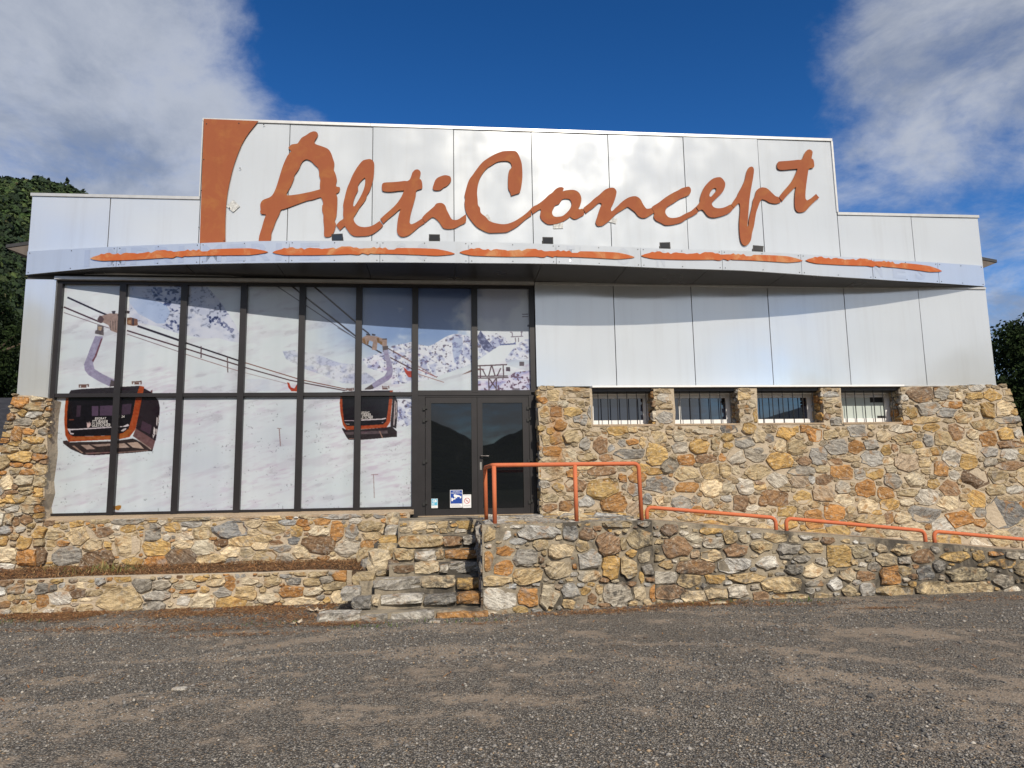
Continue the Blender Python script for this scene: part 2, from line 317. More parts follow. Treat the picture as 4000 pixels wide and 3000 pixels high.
# ------------------------------------------------------------------ measured outlines (metres on the facade)
LETTERS=[('A', [(-2.377, 8.52), (-2.331, 8.507), (-2.306, 8.466), (-2.322, 8.408), (-2.36, 8.337), (-2.365, 8.294), (-2.339, 8.263), (-2.234, 8.228), (-2.116, 8.178), (-2.056, 8.093), (-2.021, 7.989), (-1.993, 7.891), (-2.002, 7.772), (-1.97, 7.696), (-1.947, 7.606), (-1.942, 7.551), (-1.957, 7.46), (-1.934, 7.436), (-1.892, 7.431), (-1.881, 7.407), (-1.896, 7.337), (-1.951, 7.297), (-1.927, 7.225), (-1.927, 7.046), (-1.937, 6.867), (-1.964, 6.771), (-1.944, 6.71), (-1.964, 6.593), (-2.02, 6.483), (-2.116, 6.457), (-2.155, 6.488), (-2.157, 6.63), (-2.173, 6.78), (-2.175, 6.883), (-2.198, 6.958), (-2.198, 7.061), (-2.183, 7.088), (-2.197, 7.164), (-2.227, 7.221), (-2.265, 7.215), (-2.367, 7.174), (-2.476, 7.15), (-2.622, 7.092), (-2.773, 7.027), (-2.899, 6.976), (-2.943, 6.962), (-2.973, 6.872), (-3.026, 6.749), (-3.067, 6.613), (-3.099, 6.517), (-3.105, 6.409), (-3.125, 6.353), (-3.323, 6.349), (-3.314, 6.459), (-3.275, 6.609), (-3.241, 6.758), (-3.207, 6.867), (-3.251, 6.873), (-3.296, 6.879), (-3.314, 6.926), (-3.304, 6.954), (-3.312, 7.001), (-3.314, 7.069), (-3.285, 7.131), (-3.235, 7.164), (-3.16, 7.196), (-3.104, 7.245), (-3.056, 7.349), (-3.015, 7.488), (-2.981, 7.627), (-2.929, 7.822), (-2.863, 7.998), (-2.813, 8.077), (-2.782, 8.108), (-2.842, 8.176), (-2.785, 8.243), (-2.682, 8.266), (-2.651, 8.306), (-2.601, 8.385), (-2.524, 8.437), (-2.448, 8.496)], [(-2.514, 7.96), (-2.59, 7.895), (-2.638, 7.768), (-2.718, 7.634), (-2.723, 7.579), (-2.771, 7.439), (-2.82, 7.341), (-2.85, 7.272), (-2.83, 7.245), (-2.677, 7.265), (-2.511, 7.301), (-2.345, 7.346), (-2.243, 7.381), (-2.251, 7.466), (-2.244, 7.571), (-2.268, 7.646), (-2.269, 7.716), (-2.293, 7.799), (-2.356, 7.86), (-2.422, 7.928)]), ('l', [(-1.363, 7.998), (-1.311, 7.992), (-1.269, 7.951), (-1.256, 7.896), (-1.257, 7.775), (-1.268, 7.621), (-1.296, 7.5), (-1.335, 7.368), (-1.385, 7.28), (-1.395, 7.225), (-1.44, 7.143), (-1.515, 7.038), (-1.574, 6.929), (-1.619, 6.853), (-1.618, 6.788), (-1.582, 6.725), (-1.52, 6.677), (-1.419, 6.661), (-1.307, 6.682), (-1.216, 6.732), (-1.147, 6.787), (-1.081, 6.702), (-1.124, 6.648), (-1.235, 6.554), (-1.346, 6.499), (-1.467, 6.486), (-1.589, 6.483), (-1.67, 6.519), (-1.727, 6.593), (-1.783, 6.678), (-1.868, 6.59), (-1.94, 6.687), (-1.876, 6.767), (-1.811, 6.816), (-1.817, 6.892), (-1.814, 7.032), (-1.82, 7.075), (-1.797, 7.205), (-1.754, 7.401), (-1.705, 7.533), (-1.656, 7.666), (-1.576, 7.821), (-1.506, 7.922), (-1.455, 7.973)], [(-1.43, 7.628), (-1.501, 7.555), (-1.551, 7.461), (-1.55, 7.374), (-1.599, 7.264), (-1.633, 7.133), (-1.635, 7.073), (-1.617, 7.058), (-1.577, 7.113), (-1.502, 7.255), (-1.448, 7.387), (-1.421, 7.508), (-1.42, 7.606)]), ('t', [(-0.45, 7.82), (-0.408, 7.799), (-0.387, 7.75), (-0.403, 7.667), (-0.408, 7.634), (-0.377, 7.612), (-0.358, 7.547), (-0.354, 7.47), (-0.371, 7.436), (-0.465, 7.396), (-0.48, 7.291), (-0.521, 7.126), (-0.562, 6.973), (-0.582, 6.864), (-0.59, 6.766), (-0.561, 6.732), (-0.489, 6.763), (-0.361, 6.849), (-0.309, 6.761), (-0.407, 6.694), (-0.51, 6.6), (-0.612, 6.517), (-0.714, 6.487), (-0.781, 6.509), (-0.822, 6.578), (-0.823, 6.686), (-0.808, 6.837), (-0.783, 6.946), (-0.768, 7.001), (-0.753, 7.025), (-0.789, 7.011), (-0.881, 6.922), (-0.982, 6.834), (-1.079, 6.735), (-1.136, 6.825), (-1.065, 6.897), (-0.994, 6.963), (-0.892, 7.063), (-0.81, 7.163), (-0.738, 7.285), (-0.698, 7.395), (-0.801, 7.384), (-0.966, 7.361), (-1.089, 7.374), (-1.11, 7.418), (-1.109, 7.494), (-1.07, 7.539), (-0.905, 7.554), (-0.781, 7.569), (-0.688, 7.584), (-0.636, 7.583), (-0.59, 7.618), (-0.564, 7.684), (-0.543, 7.751), (-0.502, 7.802)], []), ('i', [(-0.032, 7.165), (0.03, 7.155), (0.077, 7.107), (0.103, 7.031), (0.144, 6.945), (0.185, 6.864), (0.227, 6.835), (0.31, 6.844), (0.384, 6.895), (0.463, 6.954), (0.462, 6.801), (0.362, 6.736), (0.268, 6.68), (0.174, 6.657), (0.07, 6.66), (0.019, 6.692), (-0.033, 6.777), (-0.085, 6.836), (-0.137, 6.873), (-0.173, 6.878), (-0.24, 6.828), (-0.302, 6.77), (-0.362, 6.86), (-0.313, 6.924), (-0.219, 7.013), (-0.136, 7.091), (-0.095, 7.147)], []), ('dot', [(0.064, 7.718), (0.137, 7.709), (0.174, 7.688), (0.189, 7.627), (0.168, 7.572), (0.105, 7.504), (0.042, 7.469), (-0.011, 7.423), (-0.084, 7.411), (-0.141, 7.42), (-0.162, 7.458), (-0.146, 7.519), (-0.115, 7.608), (-0.073, 7.659), (-0.01, 7.694)], []), ('C', [(1.213, 8.238), (1.406, 8.247), (1.46, 8.217), (1.501, 8.139), (1.537, 8.028), (1.551, 7.916), (1.553, 7.725), (1.533, 7.557), (1.51, 7.445), (1.486, 7.399), (1.413, 7.37), (1.327, 7.34), (1.312, 7.406), (1.276, 7.483), (1.274, 7.661), (1.292, 7.83), (1.342, 7.904), (1.348, 7.955), (1.322, 8.01), (1.253, 8.038), (1.092, 8.02), (0.963, 7.944), (0.867, 7.874), (0.781, 7.76), (0.727, 7.647), (0.694, 7.524), (0.679, 7.379), (0.686, 7.258), (0.695, 7.137), (0.731, 7.083), (0.746, 6.985), (0.835, 6.91), (0.897, 6.834), (1.001, 6.793), (1.138, 6.77), (1.254, 6.781), (1.382, 6.833), (1.489, 6.902), (1.608, 6.992), (1.69, 7.074), (1.714, 6.956), (1.595, 6.871), (1.444, 6.736), (1.316, 6.657), (1.22, 6.613), (0.978, 6.596), (0.894, 6.596), (0.79, 6.636), (0.665, 6.709), (0.571, 6.817), (0.504, 6.914), (0.463, 7.0), (0.443, 7.099), (0.438, 7.186), (0.449, 7.264), (0.439, 7.318), (0.472, 7.463), (0.526, 7.63), (0.601, 7.743), (0.686, 7.869), (0.783, 7.994), (0.891, 8.082), (1.02, 8.164), (1.127, 8.213)], []), ('o', [(2.299, 7.538), (2.335, 7.53), (2.353, 7.512), (2.329, 7.455), (2.397, 7.475), (2.523, 7.488), (2.604, 7.467), (2.661, 7.412), (2.689, 7.329), (2.684, 7.254), (2.658, 7.169), (2.621, 7.122), (2.647, 7.097), (2.702, 7.115), (2.732, 7.05), (2.73, 6.99), (2.661, 6.947), (2.579, 6.903), (2.516, 6.905), (2.459, 6.947), (2.408, 6.904), (2.317, 6.847), (2.218, 6.808), (2.11, 6.786), (2.021, 6.788), (1.951, 6.83), (1.898, 6.885), (1.878, 6.949), (1.888, 7.013), (1.898, 7.074), (1.876, 7.079), (1.813, 7.039), (1.736, 6.982), (1.693, 7.075), (1.744, 7.13), (1.834, 7.178), (1.924, 7.245), (1.997, 7.312), (2.052, 7.369), (2.125, 7.422), (2.181, 7.484), (2.236, 7.523)], [(2.347, 7.302), (2.455, 7.297), (2.496, 7.208), (2.458, 7.1), (2.384, 7.015), (2.311, 6.958), (2.221, 6.936), (2.149, 6.945), (2.115, 6.991), (2.116, 7.046), (2.154, 7.13), (2.182, 7.168), (2.25, 7.197), (2.301, 7.273)]), ('n', [(3.304, 7.552), (3.348, 7.54), (3.383, 7.492), (3.384, 7.439), (3.355, 7.333), (3.314, 7.227), (3.263, 7.122), (3.269, 7.073), (3.302, 7.089), (3.348, 7.138), (3.393, 7.177), (3.453, 7.238), (3.537, 7.308), (3.634, 7.366), (3.738, 7.389), (3.803, 7.374), (3.86, 7.323), (3.894, 7.248), (3.935, 7.178), (3.977, 7.138), (4.066, 7.155), (4.114, 7.062), (4.03, 7.004), (3.947, 6.957), (3.866, 6.952), (3.795, 6.991), (3.739, 7.065), (3.675, 7.116), (3.604, 7.167), (3.575, 7.159), (3.477, 7.096), (3.365, 7.023), (3.282, 6.936), (3.207, 6.867), (3.117, 6.799), (3.073, 6.776), (2.994, 6.77), (2.966, 6.799), (2.953, 6.847), (2.993, 6.967), (3.033, 7.087), (3.065, 7.169), (3.084, 7.207), (3.067, 7.233), (3.038, 7.236), (2.994, 7.205), (2.911, 7.129), (2.837, 7.075), (2.767, 7.018), (2.716, 7.109), (2.738, 7.14), (2.842, 7.224), (2.947, 7.324), (3.036, 7.393), (3.142, 7.493), (3.231, 7.541)], []), ('c', [(4.823, 7.612), (4.858, 7.602), (4.878, 7.557), (4.872, 7.496), (4.824, 7.434), (4.651, 7.359), (4.528, 7.276), (4.385, 7.182), (4.342, 7.1), (4.349, 7.041), (4.395, 6.981), (4.473, 6.961), (4.612, 6.986), (4.755, 7.064), (4.857, 7.112), (4.95, 7.194), (5.002, 7.09), (4.912, 7.028), (4.769, 6.954), (4.666, 6.882), (4.556, 6.845), (4.447, 6.821), (4.328, 6.815), (4.242, 6.858), (4.146, 6.906), (4.105, 6.975), (4.119, 7.061), (4.074, 7.16), (4.1, 7.195), (4.222, 7.273), (4.335, 7.362), (4.477, 7.456), (4.6, 7.52), (4.702, 7.578)], []), ('e', [(5.436, 7.822), (5.506, 7.818), (5.554, 7.768), (5.585, 7.698), (5.564, 7.595), (5.508, 7.502), (5.412, 7.408), (5.295, 7.293), (5.292, 7.243), (5.339, 7.193), (5.429, 7.18), (5.54, 7.203), (5.664, 7.266), (5.725, 7.187), (5.644, 7.099), (5.51, 7.035), (5.348, 6.992), (5.248, 6.994), (5.18, 7.033), (5.125, 7.108), (5.077, 7.147), (5.016, 7.12), (4.961, 7.2), (5.046, 7.298), (5.055, 7.379), (5.097, 7.502), (5.164, 7.625), (5.26, 7.73), (5.344, 7.793)], [(5.362, 7.595), (5.392, 7.59), (5.389, 7.539), (5.336, 7.477), (5.282, 7.417), (5.252, 7.419), (5.249, 7.455), (5.283, 7.527), (5.326, 7.579)]), ('p', [(6.139, 8.064), (6.179, 8.051), (6.195, 7.994), (6.173, 7.858), (6.127, 7.668), (6.09, 7.506), (6.059, 7.344), (6.035, 7.183), (6.011, 7.01), (5.984, 6.837), (5.994, 6.813), (6.015, 6.864), (6.02, 6.943), (6.063, 7.091), (6.114, 7.265), (6.133, 7.359), (6.179, 7.454), (6.213, 7.556), (6.284, 7.618), (6.365, 7.636), (6.45, 7.609), (6.532, 7.53), (6.607, 7.458), (6.662, 7.439), (6.708, 7.336), (6.61, 7.303), (6.477, 7.32), (6.4, 7.365), (6.322, 7.388), (6.278, 7.336), (6.231, 7.228), (6.183, 7.106), (6.147, 6.959), (6.118, 6.826), (6.069, 6.68), (6.04, 6.547), (5.982, 6.461), (5.914, 6.427), (5.857, 6.459), (5.824, 6.557), (5.816, 6.741), (5.824, 6.913), (5.852, 7.113), (5.86, 7.233), (5.848, 7.299), (5.795, 7.258), (5.733, 7.19), (5.682, 7.262), (5.734, 7.336), (5.814, 7.445), (5.837, 7.499), (5.911, 7.622), (5.987, 7.772), (6.038, 7.949), (6.084, 8.032)], []), ('t', [(7.392, 8.465), (7.438, 8.441), (7.451, 8.4), (7.418, 8.275), (7.457, 8.242), (7.465, 8.126), (7.436, 8.073), (7.346, 8.051), (7.309, 7.916), (7.267, 7.725), (7.238, 7.561), (7.227, 7.426), (7.254, 7.386), (7.346, 7.435), (7.455, 7.526), (7.516, 7.446), (7.408, 7.362), (7.291, 7.252), (7.203, 7.162), (7.1, 7.133), (7.028, 7.152), (6.993, 7.231), (6.997, 7.38), (7.021, 7.556), (7.05, 7.662), (7.01, 7.637), (6.894, 7.525), (6.807, 7.436), (6.739, 7.353), (6.674, 7.439), (6.776, 7.563), (6.951, 7.757), (7.059, 7.937), (7.108, 8.047), (6.944, 8.029), (6.781, 8.011), (6.701, 8.029), (6.681, 8.09), (6.697, 8.158), (6.733, 8.189), (6.93, 8.209), (7.136, 8.237), (7.198, 8.241), (7.243, 8.298), (7.283, 8.381), (7.336, 8.445)], [])]
ORANGE_PANEL=[(-4.384, 8.698), (-3.4, 8.689), (-3.561, 8.458), (-3.69, 8.208), (-3.801, 7.851), (-3.854, 7.607), (-3.904, 7.284), (-3.924, 6.965), (-3.922, 6.648), (-3.909, 6.294), (-4.356, 6.273)]
CANOPY_EDGE=[(-7.27, 6.104, 5.68), (-5.87, 6.099, 5.737), (-4.5, 6.096, 5.728), (-3.17, 6.101, 5.713), (-1.42, 6.07, 5.69), (0.46, 6.05, 5.67), (1.99, 6.022, 5.67), (3.96, 5.992, 5.637), (5.43, 6.015, 5.648), (6.98, 6.016, 5.62), (8.68, 6.029, 5.624), (10.84, 6.093, 5.665)]
FASCIA_SEAMS=[-5.69, -4.14, -2.6, -1.05, 0.47, 1.99, 3.51, 5.04, 6.62, 8.15, 9.71]
STROKES=[[(-6.089, 5.883), (-4.636, 5.921), (-2.962, 5.881)], [(-2.88, 5.869), (-1.419, 5.897), (0.227, 5.813)], [(0.313, 5.834), (1.891, 5.853), (3.389, 5.799)], [(3.516, 5.827), (5.043, 5.891), (6.644, 5.867)], [(6.711, 5.877), (8.128, 5.942), (9.788, 5.871)]]
FLOOD=[-1.78, -0.12, 1.86, 4.0, 5.79]
GHOST=[('IMPRIMERIE', -6.25, -2.03), ('C', -0.81, -0.59), ('O', -0.46, -0.19), ('T', 2.16, 2.34), ('I', 2.4, 2.48), ('O', 3.03, 3.35), ('N', 3.78, 3.97), ('N', 8.13, 8.4), ('E', 8.57, 8.96), ('S', 9.11, 9.42)]
SEED_R='''1.81,3.37,0.09,0.06,o 2.01,3.45,0.121,0.11,t 2.43,3.58,0.264,0.056,t 2.47,3.47,0.223,0.05,t 2.18,3.3,0.111,0.06,c 2.34,3.16,0.181,0.09,y 1.84,3.16,0.09,0.109,t 2.35,3.36,0.091,0.036,g 2.48,3.02,0.141,0.09,g 1.84,2.99,0.09,0.059,t 2.68,3.18,0.061,0.12,g 2.39,2.92,0.1,0.05,o 2.67,2.92,0.061,0.06,t 2.11,2.92,0.12,0.119,o 1.85,2.67,0.08,0.098,t 2.03,2.67,0.16,0.098,y 2.33,2.72,0.201,0.148,t 2.36,2.57,0.08,0.059,c 2.56,2.58,0.12,0.118,g 2.84,2.55,0.131,0.158,b 3.16,2.81,0.193,0.08,y 2.71,2.76,0.141,0.05,c 3.44,2.82,0.102,0.06,t 3.63,2.84,0.102,0.05,p 3.38,2.39,0.274,0.099,d 3.44,2.61,0.132,0.07,o 3.62,2.59,0.071,0.1,t 3.03,2.5,0.071,0.079,g 3.23,2.59,0.071,0.069,g 2.26,2.39,0.13,0.118,c 2.6,2.34,0.18,0.079,t 2.94,2.32,0.141,0.079,b 1.95,2.45,0.169,0.098,o 3.88,2.35,0.194,0.199,y 3.92,2.69,0.164,0.13,t 4.15,2.86,0.083,0.044,o 4.3,2.72,0.124,0.1,c 4.3,2.49,0.155,0.11,g 4.67,2.5,0.197,0.14,y 4.8,2.78,0.26,0.06,l 5.26,2.82,0.157,0.071,d 5.21,2.67,0.115,0.081,y 5,2.55,0.125,0.131,t 4.79,2.65,0.066,0.044,o 4.07,2.17,0.164,0.139,d 4.42,2.27,0.144,0.109,o 4.79,2.29,0.176,0.09,b 5.09,2.29,0.073,0.08,o 5.37,2.32,0.178,0.151,g 4.41,2.02,0.226,0.129,t 4.84,2.06,0.176,0.139,t 5.13,2.07,0.114,0.139,t 5.74,2.38,0.189,0.121,g 5.74,2.04,0.22,0.14,t 5.34,2.06,0.083,0.1,c 3.91,1.85,0.275,0.157,d 2.85,2.09,0.241,0.088,b 3.23,2.12,0.121,0.049,c 3.22,1.96,0.081,0.088,o 3.49,1.98,0.162,0.098,o 3.41,1.75,0.111,0.117,g 3.25,1.81,0.06,0.068,g 2.35,1.84,0.209,0.136,b 2.85,1.77,0.26,0.214,y 3.06,1.53,0.27,0.165,o 2.26,1.63,0.119,0.048,o 1.9,1.64,0.148,0.087,t 1.89,1.47,0.147,0.077,b 2.18,1.49,0.128,0.106,b 2.55,1.55,0.149,0.116,g 3.41,1.43,0.151,0.116,p 3.89,1.57,0.091,0.078,c 4.02,1.56,0.102,0.059,t 4.28,1.48,0.224,0.166,g 4.42,1.77,0.215,0.098,o 4.85,1.76,0.206,0.158,c 5.18,1.77,0.114,0.099,c 5.49,1.77,0.146,0.129,l 5.78,1.78,0.125,0.089,t 5.38,1.48,0.155,0.138,b 4.56,1.56,0.092,0.069,g 5.62,1.54,0.083,0.079,p 5.83,1.52,0.104,0.109,b 4.77,1.47,0.113,0.118,c 5.14,1.56,0.114,0.069,g 3.91,1.33,0.121,0.078,t 4.39,1.24,0.224,0.068,t 5.1,1.19,0.185,0.078,t 5.45,1.19,0.145,0.088,c 4.05,3.41,0.114,0.091,l 4.05,3.53,0.166,0.051,t 4.08,3.25,0.145,0.051,t 4.09,3.03,0.186,0.101,g 5.6,3.55,0.106,0.041,g 5.73,3.3,0.117,0.082,c 5.64,3.16,0.085,0.051,g 5.8,3.07,0.064,0.123,y 5.6,3,0.127,0.071,l 7.27,3.46,0.138,0.06,g 7.28,3.33,0.151,0.06,c 7.2,3.24,0.088,0.048,o 7.44,3.13,0.101,0.048,y 7.24,3.15,0.113,0.06,t 7.36,2.94,0.176,0.096,g 6.35,2.74,0.16,0.106,y 6.89,2.69,0.162,0.13,o 6.02,2.64,0.098,0.082,d 6.22,2.49,0.123,0.129,c 5.81,2.69,0.122,0.141,c 6.05,2.78,0.11,0.042,t 7.2,2.7,0.162,0.095,t 7.48,2.72,0.1,0.071,t 7.75,2.76,0.189,0.119,g 8.24,2.66,0.152,0.12,c 7.99,2.51,0.139,0.107,g 7.68,2.46,0.163,0.13,o 7.31,2.46,0.212,0.142,g 6.92,2.32,0.173,0.176,g 6.5,2.47,0.173,0.141,t 5.72,2.36,0.231,0.152,g 8.27,2.39,0.101,0.107,y 8.45,2.43,0.071,0.083,b 8.6,2.79,0.217,0.084,l 8.92,2.8,0.09,0.06,y 9.22,2.82,0.167,0.097,y 9.72,2.73,0.168,0.157,b 8.66,2.63,0.255,0.084,t 8.9,2.49,0.102,0.084,y 9.13,2.57,0.115,0.12,g 9.43,2.62,0.193,0.145,t 8.7,2.39,0.153,0.083,t 9.04,2.34,0.192,0.072,c 9.27,2.36,0.141,0.091,y 9.93,2.45,0.22,0.145,c 9.58,2.24,0.193,0.168,l 9.89,2.16,0.181,0.144,y 8,2.24,0.214,0.154,l 7.58,2.24,0.2,0.059,g 8.66,2.16,0.241,0.19,p 8.29,2.2,0.126,0.083,c 9.02,2.14,0.14,0.083,t 9.33,2.04,0.153,0.155,o 6.61,2.04,0.246,0.093,g 6.99,2.06,0.148,0.082,t 5.7,2.03,0.206,0.127,t 7.36,2.01,0.224,0.129,o 8,1.96,0.163,0.106,y 8.34,2.04,0.113,0.071,c 8.35,1.83,0.189,0.141,g 8.81,1.85,0.19,0.177,c 9.15,1.76,0.127,0.094,y 7.71,1.96,0.112,0.117,g 7.01,1.88,0.173,0.105,b 6.55,1.84,0.208,0.116,p 6.11,1.89,0.183,0.139,l 5.78,1.8,0.109,0.092,b 6.77,1.88,0.074,0.081,l 7.35,1.73,0.161,0.116,g 7.8,1.7,0.212,0.163,o 8.19,1.6,0.175,0.128,o 8.24,1.4,0.188,0.116,y 8.64,1.6,0.202,0.082,t 9.02,1.52,0.228,0.141,l 9.47,1.67,0.192,0.154,b 9.43,1.41,0.204,0.141,c 6.03,1.55,0.315,0.138,b 6.58,1.56,0.171,0.138,y 6.99,1.62,0.234,0.139,p 7.38,1.5,0.185,0.116,c 7.8,1.38,0.211,0.128,c 8.59,1.43,0.138,0.07,c 8.94,1.2,0.303,0.151,d 8.48,1.15,0.175,0.116,c 9.25,0.98,0.215,0.174,l 9.6,1.1,0.267,0.152,o 5.82,1.3,0.145,0.091,c 6.25,1.31,0.206,0.103,y 6.77,1.16,0.195,0.183,o 7.16,1.27,0.221,0.15,o 7.49,1.32,0.111,0.081,t 7.47,1.18,0.123,0.058,t 7.86,1.12,0.298,0.092,t 8.22,1.16,0.087,0.116,b 9.73,0.89,0.203,0.14,c 10.04,1.21,0.115,0.094,g 10.01,1.02,0.128,0.094,o 10.51,1.2,0.323,0.307,d 10.01,1.85,0.258,0.191,k 10.48,1.87,0.221,0.143,t 10.74,2.08,0.314,0.084,b 10.41,2.01,0.104,0.048,l 10.4,1.63,0.194,0.107,t 10.79,1.62,0.195,0.071,l 10.67,1.46,0.285,0.059,g 10,1.47,0.193,0.165,y 10.35,2.59,0.17,0.145,o 10.72,2.66,0.158,0.122,y 10.8,2.48,0.25,0.085,b 10.97,2.68,0.079,0.085,l 10.74,2.3,0.183,0.109,l 10.35,2.33,0.169,0.108,g 10.31,2.86,0.301,0.11,t 10.79,2.94,0.264,0.073,g 10.05,2.67,0.117,0.109,c 9.18,3.18,0.22,0.122,g 9.49,3.48,0.156,0.135,g 9.85,3.42,0.091,0.086,c 10.16,3.41,0.197,0.074,y 10.52,3.42,0.185,0.136,y 10.87,3.48,0.106,0.062,t 10.86,3.35,0.119,0.054,l 10.73,3.17,0.172,0.135,c 10.41,3.13,0.144,0.159,y 10.09,3.18,0.183,0.073,t 9.7,3.25,0.195,0.073,o 8.86,3.11,0.128,0.121,y 8.73,3.38,0.09,0.073,l 9.88,2.98,0.169,0.11,t 9.59,2.94,0.155,0.053,o 9.1,2.95,0.283,0.073,t'''
SEED_L='''-6.87,1.06,0.122,0.127,y -6.64,1.22,0.109,0.1,y -7.13,0.88,0.162,0.127,c -7.17,1.28,0.122,0.085,g -6.94,1.28,0.095,0.062,l -7.2,1.11,0.095,0.085,y -7.12,1.44,0.082,0.1,c -7.02,1.41,0.06,0.071,b -6.87,1.44,0.096,0.086,b -6.8,1.65,0.164,0.115,c -7.16,1.66,0.123,0.071,g -7.14,1.77,0.191,0.086,y -6.85,1.9,0.137,0.058,t -6.74,1.88,0.096,0.072,o -6.72,0.83,0.218,0.155,o -6.62,0.84,0.122,0.155,k -6.89,0.57,0.067,0.126,t -6.44,1.19,0.164,0.085,t -6.21,0.83,0.261,0.156,g -6.27,1.03,0.11,0.057,o -6.04,1.15,0.179,0.157,c -5.81,0.99,0.152,0.114,c -5.65,1.2,0.139,0.086,b -5.57,1,0.078,0.071,y -5.73,0.74,0.262,0.184,k -5.25,0.97,0.223,0.215,c -5.26,1.25,0.112,0.072,y -5.46,1.28,0.07,0.057,l -5.28,1.38,0.252,0.063,g -5.71,1.39,0.167,0.052,t -4.88,1.28,0.141,0.058,g -4.86,1.12,0.141,0.13,g -4.8,0.92,0.239,0.158,y -4.55,1.26,0.141,0.081,y -4.33,1.09,0.142,0.087,l -4.35,0.98,0.17,0.101,c -4.39,0.75,0.254,0.158,k -4.78,0.69,0.196,0.128,o -4.03,0.91,0.199,0.13,c -4.06,1.16,0.157,0.116,t -3.6,1.19,0.302,0.146,d -3.74,0.99,0.114,0.072,b -3.4,1,0.216,0.102,t -3.2,1.29,0.145,0.073,c -2.9,1.21,0.232,0.132,t -4.22,1.3,0.171,0.058,g -4.2,1.4,0.314,0.052,t -3.8,1.4,0.143,0.058,c -3.45,1.4,0.202,0.053,p -2.92,1.38,0.174,0.059,c -2.67,1.29,0.175,0.053,g -2.49,1.14,0.102,0.103,y -2.54,0.99,0.116,0.073,d -2.11,0.91,0.279,0.176,k -2.11,1.13,0.176,0.082,c -1.82,1.15,0.112,0.177,o -1.56,1.12,0.118,0.133,g -1.63,0.85,0.221,0.162,g -1.25,1.2,0.224,0.119,t -1.21,1.04,0.179,0.089,c -1.22,0.89,0.193,0.074,o -1.22,0.74,0.178,0.103,g -1.76,1.39,0.326,0.059,g -1.29,1.41,0.089,0.06,t -1.11,1.39,0.105,0.066,d -2.29,1.41,0.176,0.074,c -3.56,0.83,0.172,0.101,c -3.88,0.71,0.242,0.086,t -3.32,0.81,0.144,0.101,t -3.09,0.91,0.144,0.073,c -2.83,0.97,0.101,0.044,b -3.01,0.69,0.216,0.159,t -2.68,0.66,0.174,0.131,g -2.41,0.79,0.16,0.131,c -1.78,0.6,0.161,0.102,c -1.45,0.62,0.177,0.132,t -2.39,0.61,0.145,0.058,t -6.18,0.57,0.232,0.098,k -7.11,0.66,0.148,0.084,l -7.13,0.52,0.108,0.056,t -6.67,0.57,0.122,0.07,t -7.09,3.39,0.133,0.12,o -6.8,3.48,0.134,0.07,c -6.86,3.3,0.178,0.079,t -7.03,3.22,0.088,0.069,y -6.88,3.19,0.148,0.057,l -7.02,3.06,0.147,0.069,g -6.77,3.04,0.118,0.063,t -6.93,2.9,0.088,0.056,o -7.12,2.84,0.082,0.14,o -6.7,2.9,0.089,0.063,d -6.82,2.76,0.177,0.069,y -7.13,2.7,0.117,0.047,y -6.96,2.65,0.103,0.056,t -6.74,2.61,0.133,0.078,t -7.01,2.47,0.22,0.087,y -6.74,2.47,0.118,0.068,o -7.08,2.35,0.117,0.049,o -6.71,2.26,0.117,0.093,t -6.9,2.22,0.161,0.055,o -7.08,2.24,0.102,0.062,t -6.92,2.08,0.175,0.092,c -6.7,2.06,0.117,0.108,t -7.21,2.03,0.102,0.122,c -6.88,1.93,0.146,0.055,t -7.23,1.81,0.058,0.061,b -7.04,1.78,0.174,0.076,y -6.73,1.88,0.117,0.092,y -6.78,1.71,0.131,0.122,t -7.12,1.63,0.13,0.067,l -6.7,1.62,0.087,0.076,o -7.22,1.68,0.064,0.055,t'''
SEED_P='''-6.24,0.5,0.132,0.07,g -5.82,0.49,0.158,0.087,d -5.84,0.3,0.097,0.099,o -5.6,0.34,0.158,0.1,l -6.38,0.27,0.108,0.062,b -6.12,0.2,0.144,0.069,t -5.32,0.51,0.073,0.05,c -5.36,0.4,0.11,0.07,k -5.13,0.4,0.135,0.055,t -5.21,0.31,0.11,0.037,c -5.25,0.17,0.134,0.087,t -4.79,0.27,0.321,0.201,t -4.46,0.5,0.137,0.101,d -4.17,0.49,0.137,0.089,l -4.24,0.33,0.212,0.088,g -4.27,0.18,0.186,0.095,g -3.86,0.47,0.163,0.071,c -3.81,0.38,0.126,0.038,o -3.85,0.25,0.1,0.081,l -3.92,0.12,0.15,0.045,c -3.57,0.22,0.189,0.127,c -3.4,0.5,0.177,0.051,c -3.29,0.35,0.127,0.076,g -3.19,0.47,0.076,0.115,o -3.17,0.18,0.228,0.101,y -2.95,0.34,0.178,0.102,t -2.9,0.5,0.128,0.064,c -2.58,0.49,0.141,0.09,t -2.6,0.25,0.167,0.089,c -2.26,0.48,0.129,0.064,d -2.28,0.33,0.181,0.09,o -2.14,0.16,0.245,0.09,c -1.98,0.47,0.156,0.065,t -1.96,0.32,0.156,0.072,c -1.77,0.49,0.117,0.065,g -1.64,0.4,0.183,0.072,t -1.55,0.23,0.143,0.116,c -6.09,0.37,0.144,0.045,t -4.93,0.49,0.123,0.045,t -5.59,0.52,0.049,0.05,l -5.49,0.48,0.097,0.05,b'''
